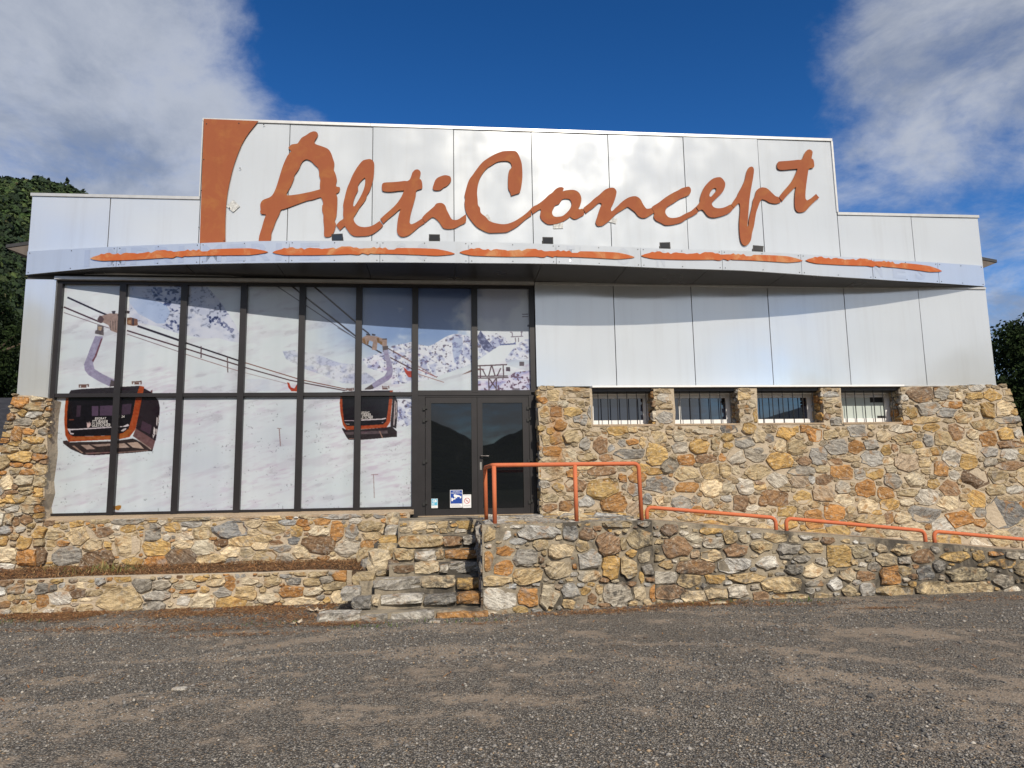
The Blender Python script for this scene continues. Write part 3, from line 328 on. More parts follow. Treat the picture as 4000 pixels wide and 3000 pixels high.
SEED_F='''0.1,1.2,0.096,0.103,t 0.32,1.19,0.119,0.083,l 0.8,1.22,0.3,0.094,l 1.11,1.3,0.067,0.059,c 1.29,1.19,0.113,0.116,g 1.53,1.17,0.126,0.096,b 2.03,1.29,0.235,0.065,t 2.41,1.29,0.107,0.065,l 0.5,1.1,0.131,0.058,g 0.47,1.19,0.033,0.031,o 0.09,1.05,0.064,0.051,l 0.31,0.98,0.155,0.092,o 0.62,0.87,0.164,0.144,g 0.85,1.04,0.122,0.083,t 1.14,0.95,0.213,0.126,c 1.46,0.99,0.114,0.101,t 1.84,1.01,0.185,0.16,b 2.35,1.06,0.249,0.14,t 2.09,1,0.058,0.096,t 0.08,0.84,0.081,0.153,o 0.28,0.73,0.14,0.133,o 0.65,0.62,0.208,0.113,t 0.84,0.83,0.055,0.062,b 1.55,0.81,0.182,0.137,g 1.33,0.72,0.049,0.058,o 1.08,0.68,0.19,0.125,c 1.88,0.68,0.139,0.169,y 2.41,0.8,0.106,0.086,c 2.59,0.83,0.06,0.065,l 2.15,0.65,0.152,0.159,t 1.25,0.54,0.078,0.037,t 1.54,0.58,0.17,0.084,c 1.69,0.38,0.068,0.094,t 2.35,0.52,0.047,0.096,y 0.2,0.33,0.267,0.161,l 0.64,0.34,0.163,0.142,o 0.95,0.34,0.154,0.164,c 1.25,0.38,0.134,0.103,g 1.58,0.27,0.091,0.093,b 1.97,0.3,0.231,0.157,l 2.31,0.31,0.105,0.106,c 2.52,0.28,0.083,0.127,o 0.18,0.58,0.214,0.081,t 1.07,0.45,0.078,0.051,p 1.22,0.21,0.1,0.072,t 1.23,0.09,0.111,0.037,t 1.57,0.07,0.113,0.031,c'''
SEED_W='''3.37,1.2,0.12,0.114,k 3.59,1.22,0.08,0.031,c 3.45,0.92,0.226,0.152,b 3.59,1.13,0.075,0.046,l 3.75,1.05,0.134,0.071,c 4,1.16,0.188,0.064,y 4.03,0.98,0.161,0.089,l 4.29,1.05,0.094,0.097,t 4.52,1.03,0.087,0.072,c 4.5,1.15,0.108,0.031,l 3.77,0.93,0.075,0.03,l 3.74,0.81,0.075,0.063,p 4,0.79,0.174,0.096,c 4.38,0.85,0.202,0.107,b 3.74,0.63,0.293,0.101,k 4.32,0.64,0.269,0.114,l 4.78,0.91,0.163,0.102,t 5.01,1.04,0.205,0.09,t 5.3,0.99,0.096,0.064,c 5.19,0.86,0.205,0.082,g 4.86,0.65,0.204,0.122,l 4.66,0.76,0.068,0.038,c 5.26,0.55,0.15,0.089,d 5.39,0.71,0.123,0.056,g 5.58,0.86,0.165,0.098,t 5.49,1.03,0.124,0.046,l 5.69,0.65,0.11,0.072,g 5.98,0.74,0.208,0.18,y 5.57,0.53,0.165,0.127,c 6.33,0.78,0.14,0.103,t 6.68,0.82,0.098,0.078,c 6.74,0.65,0.154,0.103,c 7.03,0.64,0.113,0.073,g 7.35,0.69,0.185,0.109,b 6.39,0.42,0.153,0.09,b 6.76,0.42,0.182,0.154,o 7.03,0.48,0.127,0.083,t 7.35,0.44,0.127,0.129,d 6.09,0.45,0.138,0.102,c 5.89,0.32,0.143,0.102,l 5.08,0.34,0.312,0.114,t 4.53,0.45,0.256,0.088,t 4.02,0.45,0.173,0.075,y 3.62,0.43,0.185,0.1,t 4.35,0.26,0.174,0.1,l 5.57,0.34,0.164,0.063,g 5.49,0.24,0.082,0.051,l 6.38,0.23,0.139,0.102,g 6.82,0.19,0.308,0.082,t 7.44,0.19,0.254,0.129,t 8.03,0.4,0.344,0.143,t 8,0.18,0.4,0.129,t 7.89,0.67,0.229,0.099,y 8.26,0.66,0.115,0.1,y 8.53,0.7,0.13,0.047,o 8.62,0.55,0.232,0.079,y 8.62,0.3,0.188,0.117,g 8.8,0.1,0.173,0.104,l 4.73,0.18,0.135,0.063,b 4.07,0.25,0.2,0.087,c 3.67,0.22,0.185,0.087,c 5.16,0.16,0.271,0.045,t 5.68,0.15,0.15,0.063,t 7.59,0.55,0.114,0.091,g 7.56,0.79,0.086,0.078,g'''
MURAL=[(('peak',), [(-5.605, 5.683), (-4.312, 5.699), (-4.226, 5.512), (-4.022, 5.286), (-3.836, 5.018), (-3.712, 4.813), (-3.596, 4.567), (-3.603, 4.495), (-3.818, 4.525), (-4.014, 4.586), (-4.265, 4.575), (-4.498, 4.615), (-4.77, 4.685), (-5.042, 4.785), (-5.389, 4.855), (-5.562, 4.905)]), (('peakblue',), [(-5.588, 5.374), (-5.24, 5.295), (-4.947, 5.195), (-4.864, 5.052), (-4.95, 4.847), (-5.084, 4.846), (-5.417, 5.028), (-5.58, 5.231)]), (('peakrock',), [(-5.231, 5.501), (-4.694, 5.549), (-4.636, 5.115), (-4.787, 5.053), (-4.966, 5.174), (-5.124, 5.276)]), (('peakrock2',), [(-4.244, 4.995), (-4.069, 4.996), (-3.769, 4.771), (-3.607, 4.608), (-3.665, 4.587), (-3.924, 4.77), (-4.16, 4.851)]), (('peakrock2',), [(-4.142, 5.367), (-4.021, 5.265), (-3.836, 5.018), (-3.913, 4.997), (-4.057, 5.182)]), (('peakrock2',), [(-4.953, 4.908), (-4.781, 4.93), (-4.657, 4.746), (-4.751, 4.685), (-4.929, 4.806)]), (('hill',), [(-2.875, 4.343), (-2.659, 4.364), (-2.461, 4.323), (-2.142, 4.241), (-1.842, 4.118), (-1.542, 4.108), (-1.537, 3.728), (-1.936, 3.811), (-2.235, 3.934), (-2.533, 4.036), (-2.812, 4.2)]), (('hill',), [(-2.07, 4.124), (-1.956, 4.163), (-1.559, 4.045), (-1.457, 4.005), (-1.25, 3.86), (-1.173, 3.768), (-1.453, 3.73), (-1.81, 3.757), (-2.065, 3.875)]), (('ridge',), [(-0.924, 4.441), (-0.56, 4.522), (-0.443, 4.476), (-0.247, 4.443), (-0.143, 4.483), (-0.037, 4.551), (0.094, 4.632), (0.213, 4.673), (0.372, 4.673), (0.556, 4.607), (0.65, 4.634), (0.724, 4.743), (0.836, 4.675), (1.023, 4.69), (1.182, 4.609), (1.288, 4.528), (1.1, 4.473), (0.966, 4.378), (0.885, 4.331), (0.645, 4.176), (0.433, 4.056), (0.039, 3.923), (-0.091, 3.857), (-0.481, 3.766), (-0.919, 3.727)]), (('ridge',), [(-1.459, 4.203), (-1.178, 4.296), (-0.92, 4.402), (-0.557, 4.523), (-0.531, 4.523), (-0.53, 4.044), (-0.788, 3.965), (-1.046, 3.939), (-1.355, 4.044)]), (('ridge',), [(-0.805, 3.525), (-0.535, 3.523), (-0.534, 3.008), (-0.681, 2.945), (-0.815, 3.011), (-0.804, 3.335)]), (('ridgedark',), [(0.663, 4.62), (0.724, 4.743), (0.822, 4.594), (0.979, 4.405), (0.885, 4.331), (0.78, 4.378), (0.688, 4.526)]), (('ridgeblue',), [(0.199, 4.592), (0.384, 4.619), (0.397, 4.458), (0.303, 4.189), (0.237, 4.123), (0.198, 4.35)]), (('ridge',), [(1.176, 4.19), (1.285, 4.338), (1.448, 4.501), (1.544, 4.569), (1.679, 4.597), (1.67, 4.176)]), (('lav',), [(0.641, 3.789), (0.958, 3.815), (1.171, 3.841), (1.358, 3.948), (1.653, 3.988), (1.658, 3.599), (0.64, 3.603)]), (('snow2',), [(0.645, 4.169), (0.885, 4.324), (1.1, 4.473), (1.367, 4.46), (1.176, 4.19), (1.228, 4.082), (1.559, 3.974), (1.226, 3.961), (0.648, 3.816)]), (('lav2',), [(-3.503, 3.835), (-2.92, 3.833), (-2.562, 3.609), (-3.496, 3.613)]), (('lav2',), [(-0.809, 1.555), (0.405, 1.531), (0.462, 1.108), (-0.748, 1.284)]), (('L', 0.03, 38, 26, 32), [(-6.634, 5.312), (-6.102, 5.063), (-5.714, 4.896)]), (('L', 0.036, 38, 26, 32), [(-5.414, 4.798), (-4.688, 4.539)]), (('L', 0.026, 75, 45, 50), [(-6.684, 5.136), (-6.036, 4.856)]), (('L', 0.024, 75, 45, 50), [(-5.589, 4.714), (-4.683, 4.42)]), (('L', 0.012, 120, 95, 100), [(-6.677, 5.035), (-5.884, 4.752)]), (('L', 0.012, 130, 105, 110), [(-5.585, 4.649), (-4.679, 4.33)]), (('L', 0.026, 38, 26, 32), [(-4.647, 4.519), (-3.611, 4.159)]), (('L', 0.022, 75, 45, 50), [(-4.642, 4.411), (-3.608, 4.074)]), (('L', 0.012, 140, 110, 110), [(-4.638, 4.31), (-3.624, 3.976)]), (('L', 0.016, 120, 75, 65), [(-3.611, 4.159), (-2.548, 3.822), (-1.535, 3.601)]), (('L', 0.018, 75, 45, 50), [(-3.608, 4.067), (-2.724, 3.808), (-1.694, 3.606)]), (('L', 0.01, 160, 140, 140), [(-3.624, 3.976), (-2.781, 3.748)]), (('L', 0.014, 70, 70, 85), [(-3.007, 5.557), (-1.558, 4.573)]), (('L', 0.026, 38, 26, 32), [(-2.739, 5.56), (-2.474, 5.341), (-1.559, 4.615)]), (('L', 0.026, 38, 26, 32), [(-2.348, 5.564), (-1.562, 4.876)]), (('L', 0.026, 45, 45, 60), [(-1.453, 4.767), (-1.336, 4.674)]), (('L', 0.02, 50, 50, 60), [(-1.788, 4.786), (-1.554, 4.613)]), (('L', 0.012, 80, 80, 95), [(-1.903, 4.785), (-1.56, 4.58)]), (('L', 0.026, 50, 45, 55), [(-1.463, 4.521), (-1.1, 4.309)]), (('L', 0.016, 75, 45, 50), [(-0.991, 4.402), (-0.537, 4.137)]), (('L', 0.02, 75, 45, 50), [(-0.945, 4.229), (-0.536, 4.011)]), (('L', 0.012, 150, 110, 100), [(-0.871, 4.342), (-0.091, 3.857)]), (('L', 0.012, 150, 110, 100), [(-0.442, 3.924), (0.039, 3.764)]), (('L', 0.014, 150, 90, 90), [(-0.442, 4.017), (-0.091, 3.857)]), (('L', 0.02, 95, 70, 75), [(-4.303, 4.432), (-4.295, 4.219)]), (('L', 0.02, 110, 90, 90), [(-3.841, 4.24), (-3.822, 3.956)]), (('L', 0.016, 150, 125, 122), [(-2.896, 2.943), (-2.866, 2.63)]), (('L', 0.014, 160, 138, 135), [(-2.934, 2.943), (-2.86, 2.936)]), (('L', 0.014, 165, 145, 142), [(-1.226, 2.103), (-1.206, 1.681)]), (('L', 0.014, 170, 148, 145), [(-1.265, 2.095), (-1.144, 2.093)]), (('L', 0.022, 95, 70, 70), [(0.651, 4.072), (1.214, 4.096)]), (('L', 0.022, 95, 70, 70), [(0.648, 3.84), (1.237, 3.852)]), (('L', 0.022, 95, 70, 70), [(0.655, 3.875), (1.224, 3.881)]), (('L', 0.022, 95, 70, 70), [(0.71, 4.069), (0.714, 3.842)]), (('L', 0.022, 95, 70, 70), [(1.141, 4.082), (1.144, 3.854)]), (('L', 0.022, 95, 70, 70), [(0.749, 4.015), (0.814, 3.882)]), (('L', 0.022, 95, 70, 70), [(0.922, 4.082), (0.867, 3.882)]), (('L', 0.022, 95, 70, 70), [(0.929, 4.082), (0.986, 3.882)]), (('L', 0.022, 95, 70, 70), [(1.094, 4.029), (1.025, 3.881)]), (('L', 0.022, 95, 70, 70), [(0.866, 3.842), (0.87, 3.616)]), (('L', 0.022, 95, 70, 70), [(1.012, 3.841), (1.002, 3.615)]), (('L', 0.022, 95, 70, 70), [(0.879, 3.828), (0.996, 3.655)]), (('L', 0.022, 95, 70, 70), [(0.998, 3.828), (0.884, 3.655)]), (('L', 0.018, 130, 115, 130), [(1.29, 4.623), (1.525, 4.637)]), (('L', 0.018, 130, 115, 130), [(1.318, 4.711), (1.323, 4.63)]), (('L', 0.018, 130, 115, 130), [(1.5, 4.733), (1.491, 4.637)]), (('L', 0.018, 130, 115, 130), [(1.278, 4.715), (1.318, 4.715)]), (('L', 0.018, 130, 115, 130), [(1.479, 4.716), (1.52, 4.716)]), (('L', 0.018, 130, 115, 130), [(1.377, 4.609), (1.382, 4.528)]), (('L', 0.018, 130, 115, 130), [(1.437, 4.61), (1.438, 4.528)]), (('L', 0.018, 130, 115, 130), [(1.512, 5.058), (1.634, 5.062)]), (('L', 0.018, 130, 115, 130), [(1.512, 5.013), (1.633, 5.018)]), ((85, 70, 75), [(1.194, 4.049), (1.267, 4.049), (1.272, 3.968), (1.193, 3.972)]), ((100, 85, 90), [(1.445, 4.152), (1.536, 4.152), (1.532, 4.069), (1.447, 4.069)]), ((120, 105, 115), [(1.314, 3.647), (1.44, 3.647), (1.439, 3.613), (1.313, 3.614)]), ((110, 100, 115), [(1.61, 4.859), (1.65, 4.859), (1.65, 4.821), (1.609, 4.82)]), ((85, 95, 150), [(1.087, 4.484), (1.341, 4.503), (1.382, 4.528), (1.384, 4.48), (1.087, 4.459)]), ((130, 105, 95), [(0.366, 3.907), (0.551, 4.002), (0.557, 3.962), (0.432, 3.922)]), ((110, 85, 80), [(0.644, 4.022), (0.736, 4.022), (0.802, 4.009), (0.696, 3.989), (0.643, 3.989)]), ((176, 60, 34), [(-2.781, 3.772), (-2.742, 3.762), (-2.711, 3.681), (-2.651, 3.66), (-2.595, 3.751), (-2.573, 3.741), (-2.57, 3.605), (-2.699, 3.61), (-2.756, 3.681)]), ((176, 56, 34), [(-0.698, 4.044), (-0.666, 4.024), (-0.62, 3.978), (-0.536, 3.975), (-0.536, 3.859), (-0.607, 3.859), (-0.672, 3.951)]), ((150, 124, 112), [(-6.104, 4.908), (-6.075, 4.969), (-5.9, 5.023), (-5.802, 5.027), (-5.687, 5.01), (-5.667, 4.658), (-5.749, 4.666), (-5.857, 4.709), (-5.912, 4.813), (-6.004, 4.856)]), ((88, 66, 60), [(-6.104, 4.917), (-6.068, 4.987), (-6.027, 4.97), (-5.991, 4.917), (-6.019, 4.847), (-6.077, 4.865)]), ((60, 48, 48), [(-5.87, 5.067), (-5.805, 5.073), (-5.81, 5.015), (-5.85, 5.014)]), ((60, 48, 48), [(-5.753, 5.024), (-5.691, 5.077), (-5.682, 4.919), (-5.767, 4.989)]), ((110, 92, 82), [(-5.892, 4.892), (-5.876, 4.892), (-5.859, 4.709), (-5.876, 4.726)]), ((110, 92, 82), [(-5.851, 4.892), (-5.835, 4.892), (-5.818, 4.709), (-5.835, 4.726)]), ((110, 92, 82), [(-5.807, 4.892), (-5.791, 4.892), (-5.774, 4.709), (-5.791, 4.727)]), ((110, 92, 82), [(-5.762, 4.893), (-5.746, 4.893), (-5.729, 4.71), (-5.746, 4.727)]), ((118, 78, 52), [(-5.602, 4.946), (-5.537, 4.955), (-5.42, 4.921), (-5.411, 4.807), (-5.496, 4.798), (-5.595, 4.824)]), ((50, 40, 40), [(-5.511, 4.938), (-5.484, 4.938), (-5.477, 4.815), (-5.505, 4.815)]), ((160, 120, 80), [(-5.58, 4.902), (-5.534, 4.903), (-5.53, 4.836), (-5.576, 4.841)]), ((60, 50, 55), [(-5.609, 5.078), (-5.563, 5.069), (-5.565, 5.025), (-5.606, 5.025)]), ((92, 80, 78), [(-6.098, 4.812), (-5.992, 4.795), (-5.978, 4.622), (-6.129, 4.656), (-6.127, 4.708), (-6.093, 4.725)]), ((165, 140, 115), [(-6.088, 4.786), (-6.015, 4.781), (-6.027, 4.708), (-6.076, 4.717)]), ((146, 138, 170), [(-6.122, 4.612), (-5.989, 4.604), (-6.001, 4.535), (-6.055, 4.362), (-6.095, 4.224), (-6.129, 4.121), (-6.098, 4.019), (-5.965, 3.933), (-5.725, 3.813), (-5.719, 3.707), (-5.823, 3.707), (-6.005, 3.796), (-6.188, 3.908), (-6.257, 3.993), (-6.28, 4.104), (-6.239, 4.224), (-6.187, 4.413)]), ((110, 70, 80), [(-6.019, 4.569), (-5.993, 4.57), (-6.08, 4.241), (-6.13, 4.138), (-6.148, 4.173), (-6.112, 4.241)]), ((84, 74, 78), [(-5.811, 3.827), (-5.715, 3.787), (-5.71, 3.697), (-5.826, 3.702)]), ((225, 225, 228), [(-6.34, 3.67), (-6.238, 3.695), (-6.046, 3.689), (-5.727, 3.71), (-5.324, 3.723), (-5.307, 3.7), (-5.725, 3.681), (-6.331, 3.653)]), ((46, 40, 46), [(-6.501, 3.578), (-6.466, 3.642), (-6.316, 3.662), (-5.822, 3.689), (-5.324, 3.718), (-5.347, 3.539), (-6.521, 3.51)]), ((40, 28, 34), [(-5.307, 3.709), (-5.107, 3.597), (-4.986, 3.443), (-4.961, 3.332), (-4.96, 3.078), (-5.0, 2.758), (-5.036, 2.658), (-5.359, 2.863), (-5.313, 3.199)]), ((104, 72, 72), [(-5.345, 2.96), (-5.132, 2.827), (-5.008, 2.741), (-5.043, 2.583), (-5.223, 2.71), (-5.389, 2.829)]), ((70, 45, 60), [(-5.243, 3.097), (-5.078, 3.011), (-5.102, 2.86), (-5.267, 2.946)]), ((160, 66, 28), [(-5.324, 3.718), (-5.242, 3.7), (-5.269, 3.504), (-5.31, 3.199), (-5.351, 2.946), (-5.444, 2.813), (-5.61, 2.778), (-6.022, 2.761), (-6.447, 2.741), (-6.508, 2.857), (-6.541, 3.091), (-6.549, 3.342), (-6.539, 3.502), (-6.493, 3.502), (-6.504, 3.258), (-6.491, 3.007), (-6.451, 2.877), (-6.374, 2.833), (-6.027, 2.836), (-5.741, 2.843), (-5.552, 2.888), (-5.465, 2.964), (-5.414, 3.2), (-5.374, 3.505)]), ((158, 82, 32), [(-6.441, 2.774), (-6.373, 2.823), (-5.741, 2.833), (-5.552, 2.878), (-5.46, 2.956), (-5.411, 2.93), (-5.469, 2.83), (-5.627, 2.79)]), ((22, 17, 24), [(-6.494, 3.519), (-5.375, 3.513), (-5.414, 3.2), (-5.465, 2.964), (-5.552, 2.888), (-5.741, 2.843), (-6.374, 2.833), (-6.451, 2.877), (-6.491, 3.007), (-6.504, 3.258)]), ((84, 60, 86), [(-6.103, 3.36), (-5.992, 3.364), (-5.984, 3.19), (-6.092, 3.188)]), ((78, 56, 80), [(-5.969, 3.364), (-5.74, 3.374), (-5.729, 3.194), (-5.962, 3.19)]), ((58, 40, 54), [(-6.353, 3.375), (-6.279, 3.374), (-6.285, 3.173), (-6.352, 3.173)]), ((64, 44, 64), [(-5.596, 3.387), (-5.436, 3.403), (-5.45, 3.217), (-5.602, 3.201)]), ((205, 190, 195), [(-6.485, 2.97), (-6.351, 2.964), (-6.036, 2.983), (-5.734, 2.997), (-5.623, 3.006), (-5.559, 3.005), (-5.481, 3.045), (-5.458, 3.011), (-5.494, 2.995), (-5.876, 2.971), (-6.35, 2.944), (-6.428, 2.94), (-6.425, 2.898), (-6.365, 2.886), (-6.376, 2.866), (-6.424, 2.87), (-6.462, 2.932)]), ((190, 175, 180), [(-5.599, 2.919), (-5.556, 2.957), (-5.501, 2.973), (-5.51, 2.94), (-5.554, 2.911)]), ((120, 60, 40), [(-6.469, 3.13), (-6.384, 3.133), (-6.383, 3.116), (-6.468, 3.114)]), ((200, 170, 165), [(-6.169, 3.088), (-6.143, 3.054), (-6.13, 3.096), (-6.116, 3.054), (-6.098, 3.091), (-6.098, 3.02), (-6.131, 2.984), (-6.159, 2.984)]), ((52, 38, 38), [(-6.542, 2.755), (-6.48, 2.766), (-6.43, 2.732), (-5.703, 2.741), (-5.387, 2.787), (-5.338, 2.77), (-5.041, 2.599), (-5.047, 2.558), (-5.119, 2.562), (-5.373, 2.537), (-5.627, 2.523), (-6.006, 2.503), (-6.18, 2.51), (-6.407, 2.616), (-6.531, 2.712)]), ((158, 132, 120), [(-6.246, 2.684), (-6.104, 2.687), (-5.997, 2.611), (-6.139, 2.604)]), ((150, 125, 115), [(-6.073, 2.687), (-5.741, 2.703), (-5.739, 2.666), (-5.968, 2.649)]), ((165, 140, 128), [(-5.614, 2.701), (-5.518, 2.705), (-5.426, 2.629), (-5.609, 2.623)]), ((178, 150, 135), [(-5.479, 2.713), (-5.304, 2.725), (-5.185, 2.601), (-5.378, 2.629)]), ((120, 95, 88), [(-6.167, 2.547), (-5.733, 2.558), (-5.732, 2.541), (-6.134, 2.521)]), ((120, 95, 88), [(-5.629, 2.552), (-5.12, 2.584), (-5.119, 2.567), (-5.628, 2.532)]), ((150, 120, 105), [(-6.395, 2.674), (-6.348, 2.673), (-6.19, 2.547), (-6.214, 2.539)]), ((150, 125, 115), [(-5.322, 2.775), (-5.306, 2.778), (-5.057, 2.6), (-5.072, 2.583)]), ((108, 78, 70), [(-6.345, 3.743), (-6.175, 3.749), (-6.174, 3.732), (-6.344, 3.723)]), ((108, 78, 70), [(-6.344, 3.746), (-6.325, 3.746), (-6.321, 3.687), (-6.34, 3.687)]), ((108, 78, 70), [(-6.194, 3.749), (-6.175, 3.749), (-6.172, 3.698), (-6.191, 3.698)]), ((108, 78, 70), [(-6.304, 3.726), (-6.217, 3.729), (-6.209, 3.687), (-6.309, 3.684)]), ((108, 78, 70), [(-5.458, 3.795), (-5.291, 3.805), (-5.29, 3.784), (-5.456, 3.774)]), ((108, 78, 70), [(-5.458, 3.798), (-5.438, 3.798), (-5.435, 3.744), (-5.455, 3.744)]), ((108, 78, 70), [(-5.313, 3.808), (-5.292, 3.808), (-5.288, 3.74), (-5.309, 3.74)]), ((108, 78, 70), [(-5.408, 3.774), (-5.335, 3.778), (-5.328, 3.74), (-5.414, 3.74)]), ((108, 78, 70), [(-5.133, 3.623), (-5.102, 3.648), (-5.097, 3.597), (-5.123, 3.597)]), ((205, 190, 185), [(-5.008, 3.163), (-4.984, 3.146), (-4.986, 2.994), (-5.007, 3.028)]), ((205, 190, 185), [(-4.971, 3.197), (-4.957, 3.179), (-4.966, 3.044), (-4.977, 3.061)]), ((205, 190, 185), [(-5.044, 2.994), (-5.01, 2.943), (-5.02, 2.826), (-5.051, 2.876)]), ((205, 190, 185), [(-5.002, 2.96), (-4.981, 2.943), (-4.995, 2.842), (-5.005, 2.859)]), ((205, 190, 185), [(-5.06, 2.86), (-5.028, 2.834), (-5.046, 2.775)]), ((150, 124, 112), [(-1.457, 4.6), (-1.361, 4.647), (-1.181, 4.621), (-1.103, 4.588), (-1.006, 4.586), (-1.005, 4.442), (-1.082, 4.429), (-1.102, 4.482), (-1.179, 4.501), (-1.191, 4.362), (-1.281, 4.375), (-1.257, 4.521), (-1.322, 4.548), (-1.359, 4.461), (-1.456, 4.507)]), ((45, 42, 52), [(-1.388, 4.674), (-1.31, 4.668), (-1.31, 4.638), (-1.381, 4.647)]), ((45, 42, 52), [(-1.284, 4.674), (-1.213, 4.661), (-1.219, 4.635), (-1.278, 4.641)]), ((45, 42, 52), [(-1.09, 4.578), (-1.006, 4.586), (-1.006, 4.567), (-1.09, 4.562)]), ((120, 84, 42), [(-1.451, 4.574), (-1.412, 4.587), (-1.385, 4.481), (-1.424, 4.494)]), ((120, 84, 42), [(-1.193, 4.588), (-1.155, 4.602), (-1.128, 4.482), (-1.18, 4.521)]), ((120, 84, 42), [(-1.135, 4.535), (-1.089, 4.522), (-1.089, 4.462), (-1.128, 4.475)]), ((120, 84, 42), [(-1.36, 4.534), (-1.335, 4.548), (-1.34, 4.481), (-1.366, 4.468)]), ((84, 70, 70), [(-1.086, 4.435), (-0.985, 4.449), (-0.985, 4.389), (-0.997, 4.336), (-1.077, 4.335)]), ((146, 138, 172), [(-1.072, 4.362), (-0.991, 4.375), (-0.964, 4.256), (-0.912, 4.097), (-0.889, 3.991), (-0.91, 3.873), (-0.98, 3.8), (-1.172, 3.687), (-1.299, 3.622), (-1.388, 3.622), (-1.389, 3.654), (-1.173, 3.808), (-1.045, 3.886), (-1.001, 3.965), (-1.015, 4.124), (-1.055, 4.282)]), ((84, 72, 72), [(-1.399, 3.649), (-1.275, 3.732), (-1.233, 3.664), (-1.299, 3.616), (-1.391, 3.616)]), ((222, 222, 226), [(-1.757, 3.613), (-1.554, 3.626), (-1.274, 3.638), (-1.095, 3.647), (-0.941, 3.63), (-0.941, 3.608), (-1.452, 3.606), (-1.756, 3.598)]), ((36, 30, 34), [(-1.801, 3.594), (-1.452, 3.615), (-0.941, 3.617), (-0.953, 3.486), (-1.799, 3.49)]), ((44, 36, 40), [(-0.892, 3.597), (-0.844, 3.512), (-0.805, 3.413), (-0.807, 3.14), (-0.827, 2.92), (-0.93, 2.96), (-0.93, 3.051), (-0.906, 3.271)]), ((190, 172, 170), [(-0.856, 3.44), (-0.839, 3.414), (-0.86, 2.972), (-0.879, 2.973)]), ((190, 172, 170), [(-0.826, 3.414), (-0.811, 3.387), (-0.825, 3.114), (-0.841, 3.076)]), ((165, 68, 28), [(-1.831, 3.536), (-1.8, 3.536), (-1.787, 3.277), (-1.758, 3.044), (-1.709, 2.973), (-1.444, 2.977), (-1.064, 2.997), (-1.007, 3.051), (-0.977, 3.271), (-0.947, 3.617), (-0.892, 3.62), (-0.895, 3.518), (-0.919, 3.232), (-0.937, 3.038), (-1.0, 2.941), (-1.456, 2.913), (-1.72, 2.903), (-1.778, 2.993), (-1.826, 3.212), (-1.842, 3.393)]), ((22, 19, 26), [(-1.799, 3.497), (-0.955, 3.493), (-0.977, 3.271), (-1.007, 3.051), (-1.064, 2.997), (-1.444, 2.977), (-1.709, 2.973), (-1.758, 3.044), (-1.787, 3.277)]), ((200, 188, 190), [(-1.755, 3.079), (-1.565, 3.074), (-1.565, 3.061), (-1.754, 3.065)]), ((205, 192, 192), [(-1.458, 3.091), (-1.243, 3.098), (-1.09, 3.104), (-1.02, 3.119), (-1.007, 3.1), (-1.064, 3.083), (-1.458, 3.068)]), ((170, 160, 165), [(-1.741, 3.025), (-1.697, 3.012), (-1.657, 3.011), (-1.665, 3.0), (-1.716, 3.003)]), ((170, 160, 165), [(-1.102, 3.033), (-1.051, 3.045), (-1.064, 3.026)]), ((45, 35, 38), [(-1.796, 2.929), (-1.778, 2.939), (-1.72, 2.903), (-1.456, 2.908), (-1.0, 2.941), (-0.911, 2.96), (-0.814, 2.869), (-0.814, 2.766), (-0.884, 2.766), (-1.163, 2.741), (-1.453, 2.721), (-1.667, 2.721), (-1.706, 2.762), (-1.777, 2.891)]), ((92, 74, 78), [(-1.745, 2.862), (-0.986, 2.886), (-0.973, 2.832), (-1.707, 2.816)]), ((150, 115, 100), [(-1.136, 2.878), (-1.116, 2.878), (-1.059, 2.749), (-1.081, 2.749)]), ((140, 100, 90), [(-1.668, 2.749), (-1.454, 2.749), (-1.454, 2.74), (-1.668, 2.733)]), ((112, 84, 78), [(-1.726, 3.659), (-1.592, 3.665), (-1.592, 3.652), (-1.725, 3.645)]), ((112, 84, 78), [(-1.724, 3.665), (-1.709, 3.665), (-1.708, 3.613), (-1.724, 3.613)]), ((112, 84, 78), [(-1.608, 3.671), (-1.592, 3.671), (-1.592, 3.619), (-1.607, 3.619)]), ((112, 84, 78), [(-1.085, 3.689), (-0.957, 3.691), (-0.956, 3.678), (-1.085, 3.676)]), ((112, 84, 78), [(-1.085, 3.702), (-1.07, 3.702), (-1.069, 3.65), (-1.084, 3.65)]), ((112, 84, 78), [(-0.972, 3.709), (-0.957, 3.709), (-0.956, 3.652), (-0.972, 3.652)]), ((112, 84, 78), [(-1.694, 3.642), (-1.618, 3.645), (-1.617, 3.615), (-1.693, 3.616)]), ((112, 84, 78), [(-1.076, 3.67), (-0.992, 3.669), (-0.979, 3.637), (-1.082, 3.634)]), ((165, 110, 40), [(-5.615, 1.62), (-5.562, 1.638), (-5.513, 1.631), (-5.513, 1.587), (-5.557, 1.55), (-5.606, 1.563)]), ((120, 75, 80), [(-5.622, 1.526), (-5.54, 1.518), (-5.537, 1.474), (-5.619, 1.475)])]
MURAL_TEXT=[('EISGRAT', -6.036, 3.124, 0.188), ('STUBAIER', -6.08, 3.06, 0.263), ('GLETSCHER', -6.081, 3.0, 0.31), ('24', -5.596, 3.154, 0.051), ('EISGRAT', -1.449, 3.194, 0.14), ('STUBAIER', -1.497, 3.143, 0.216), ('GLETSCHER', -1.502, 3.102, 0.254)]
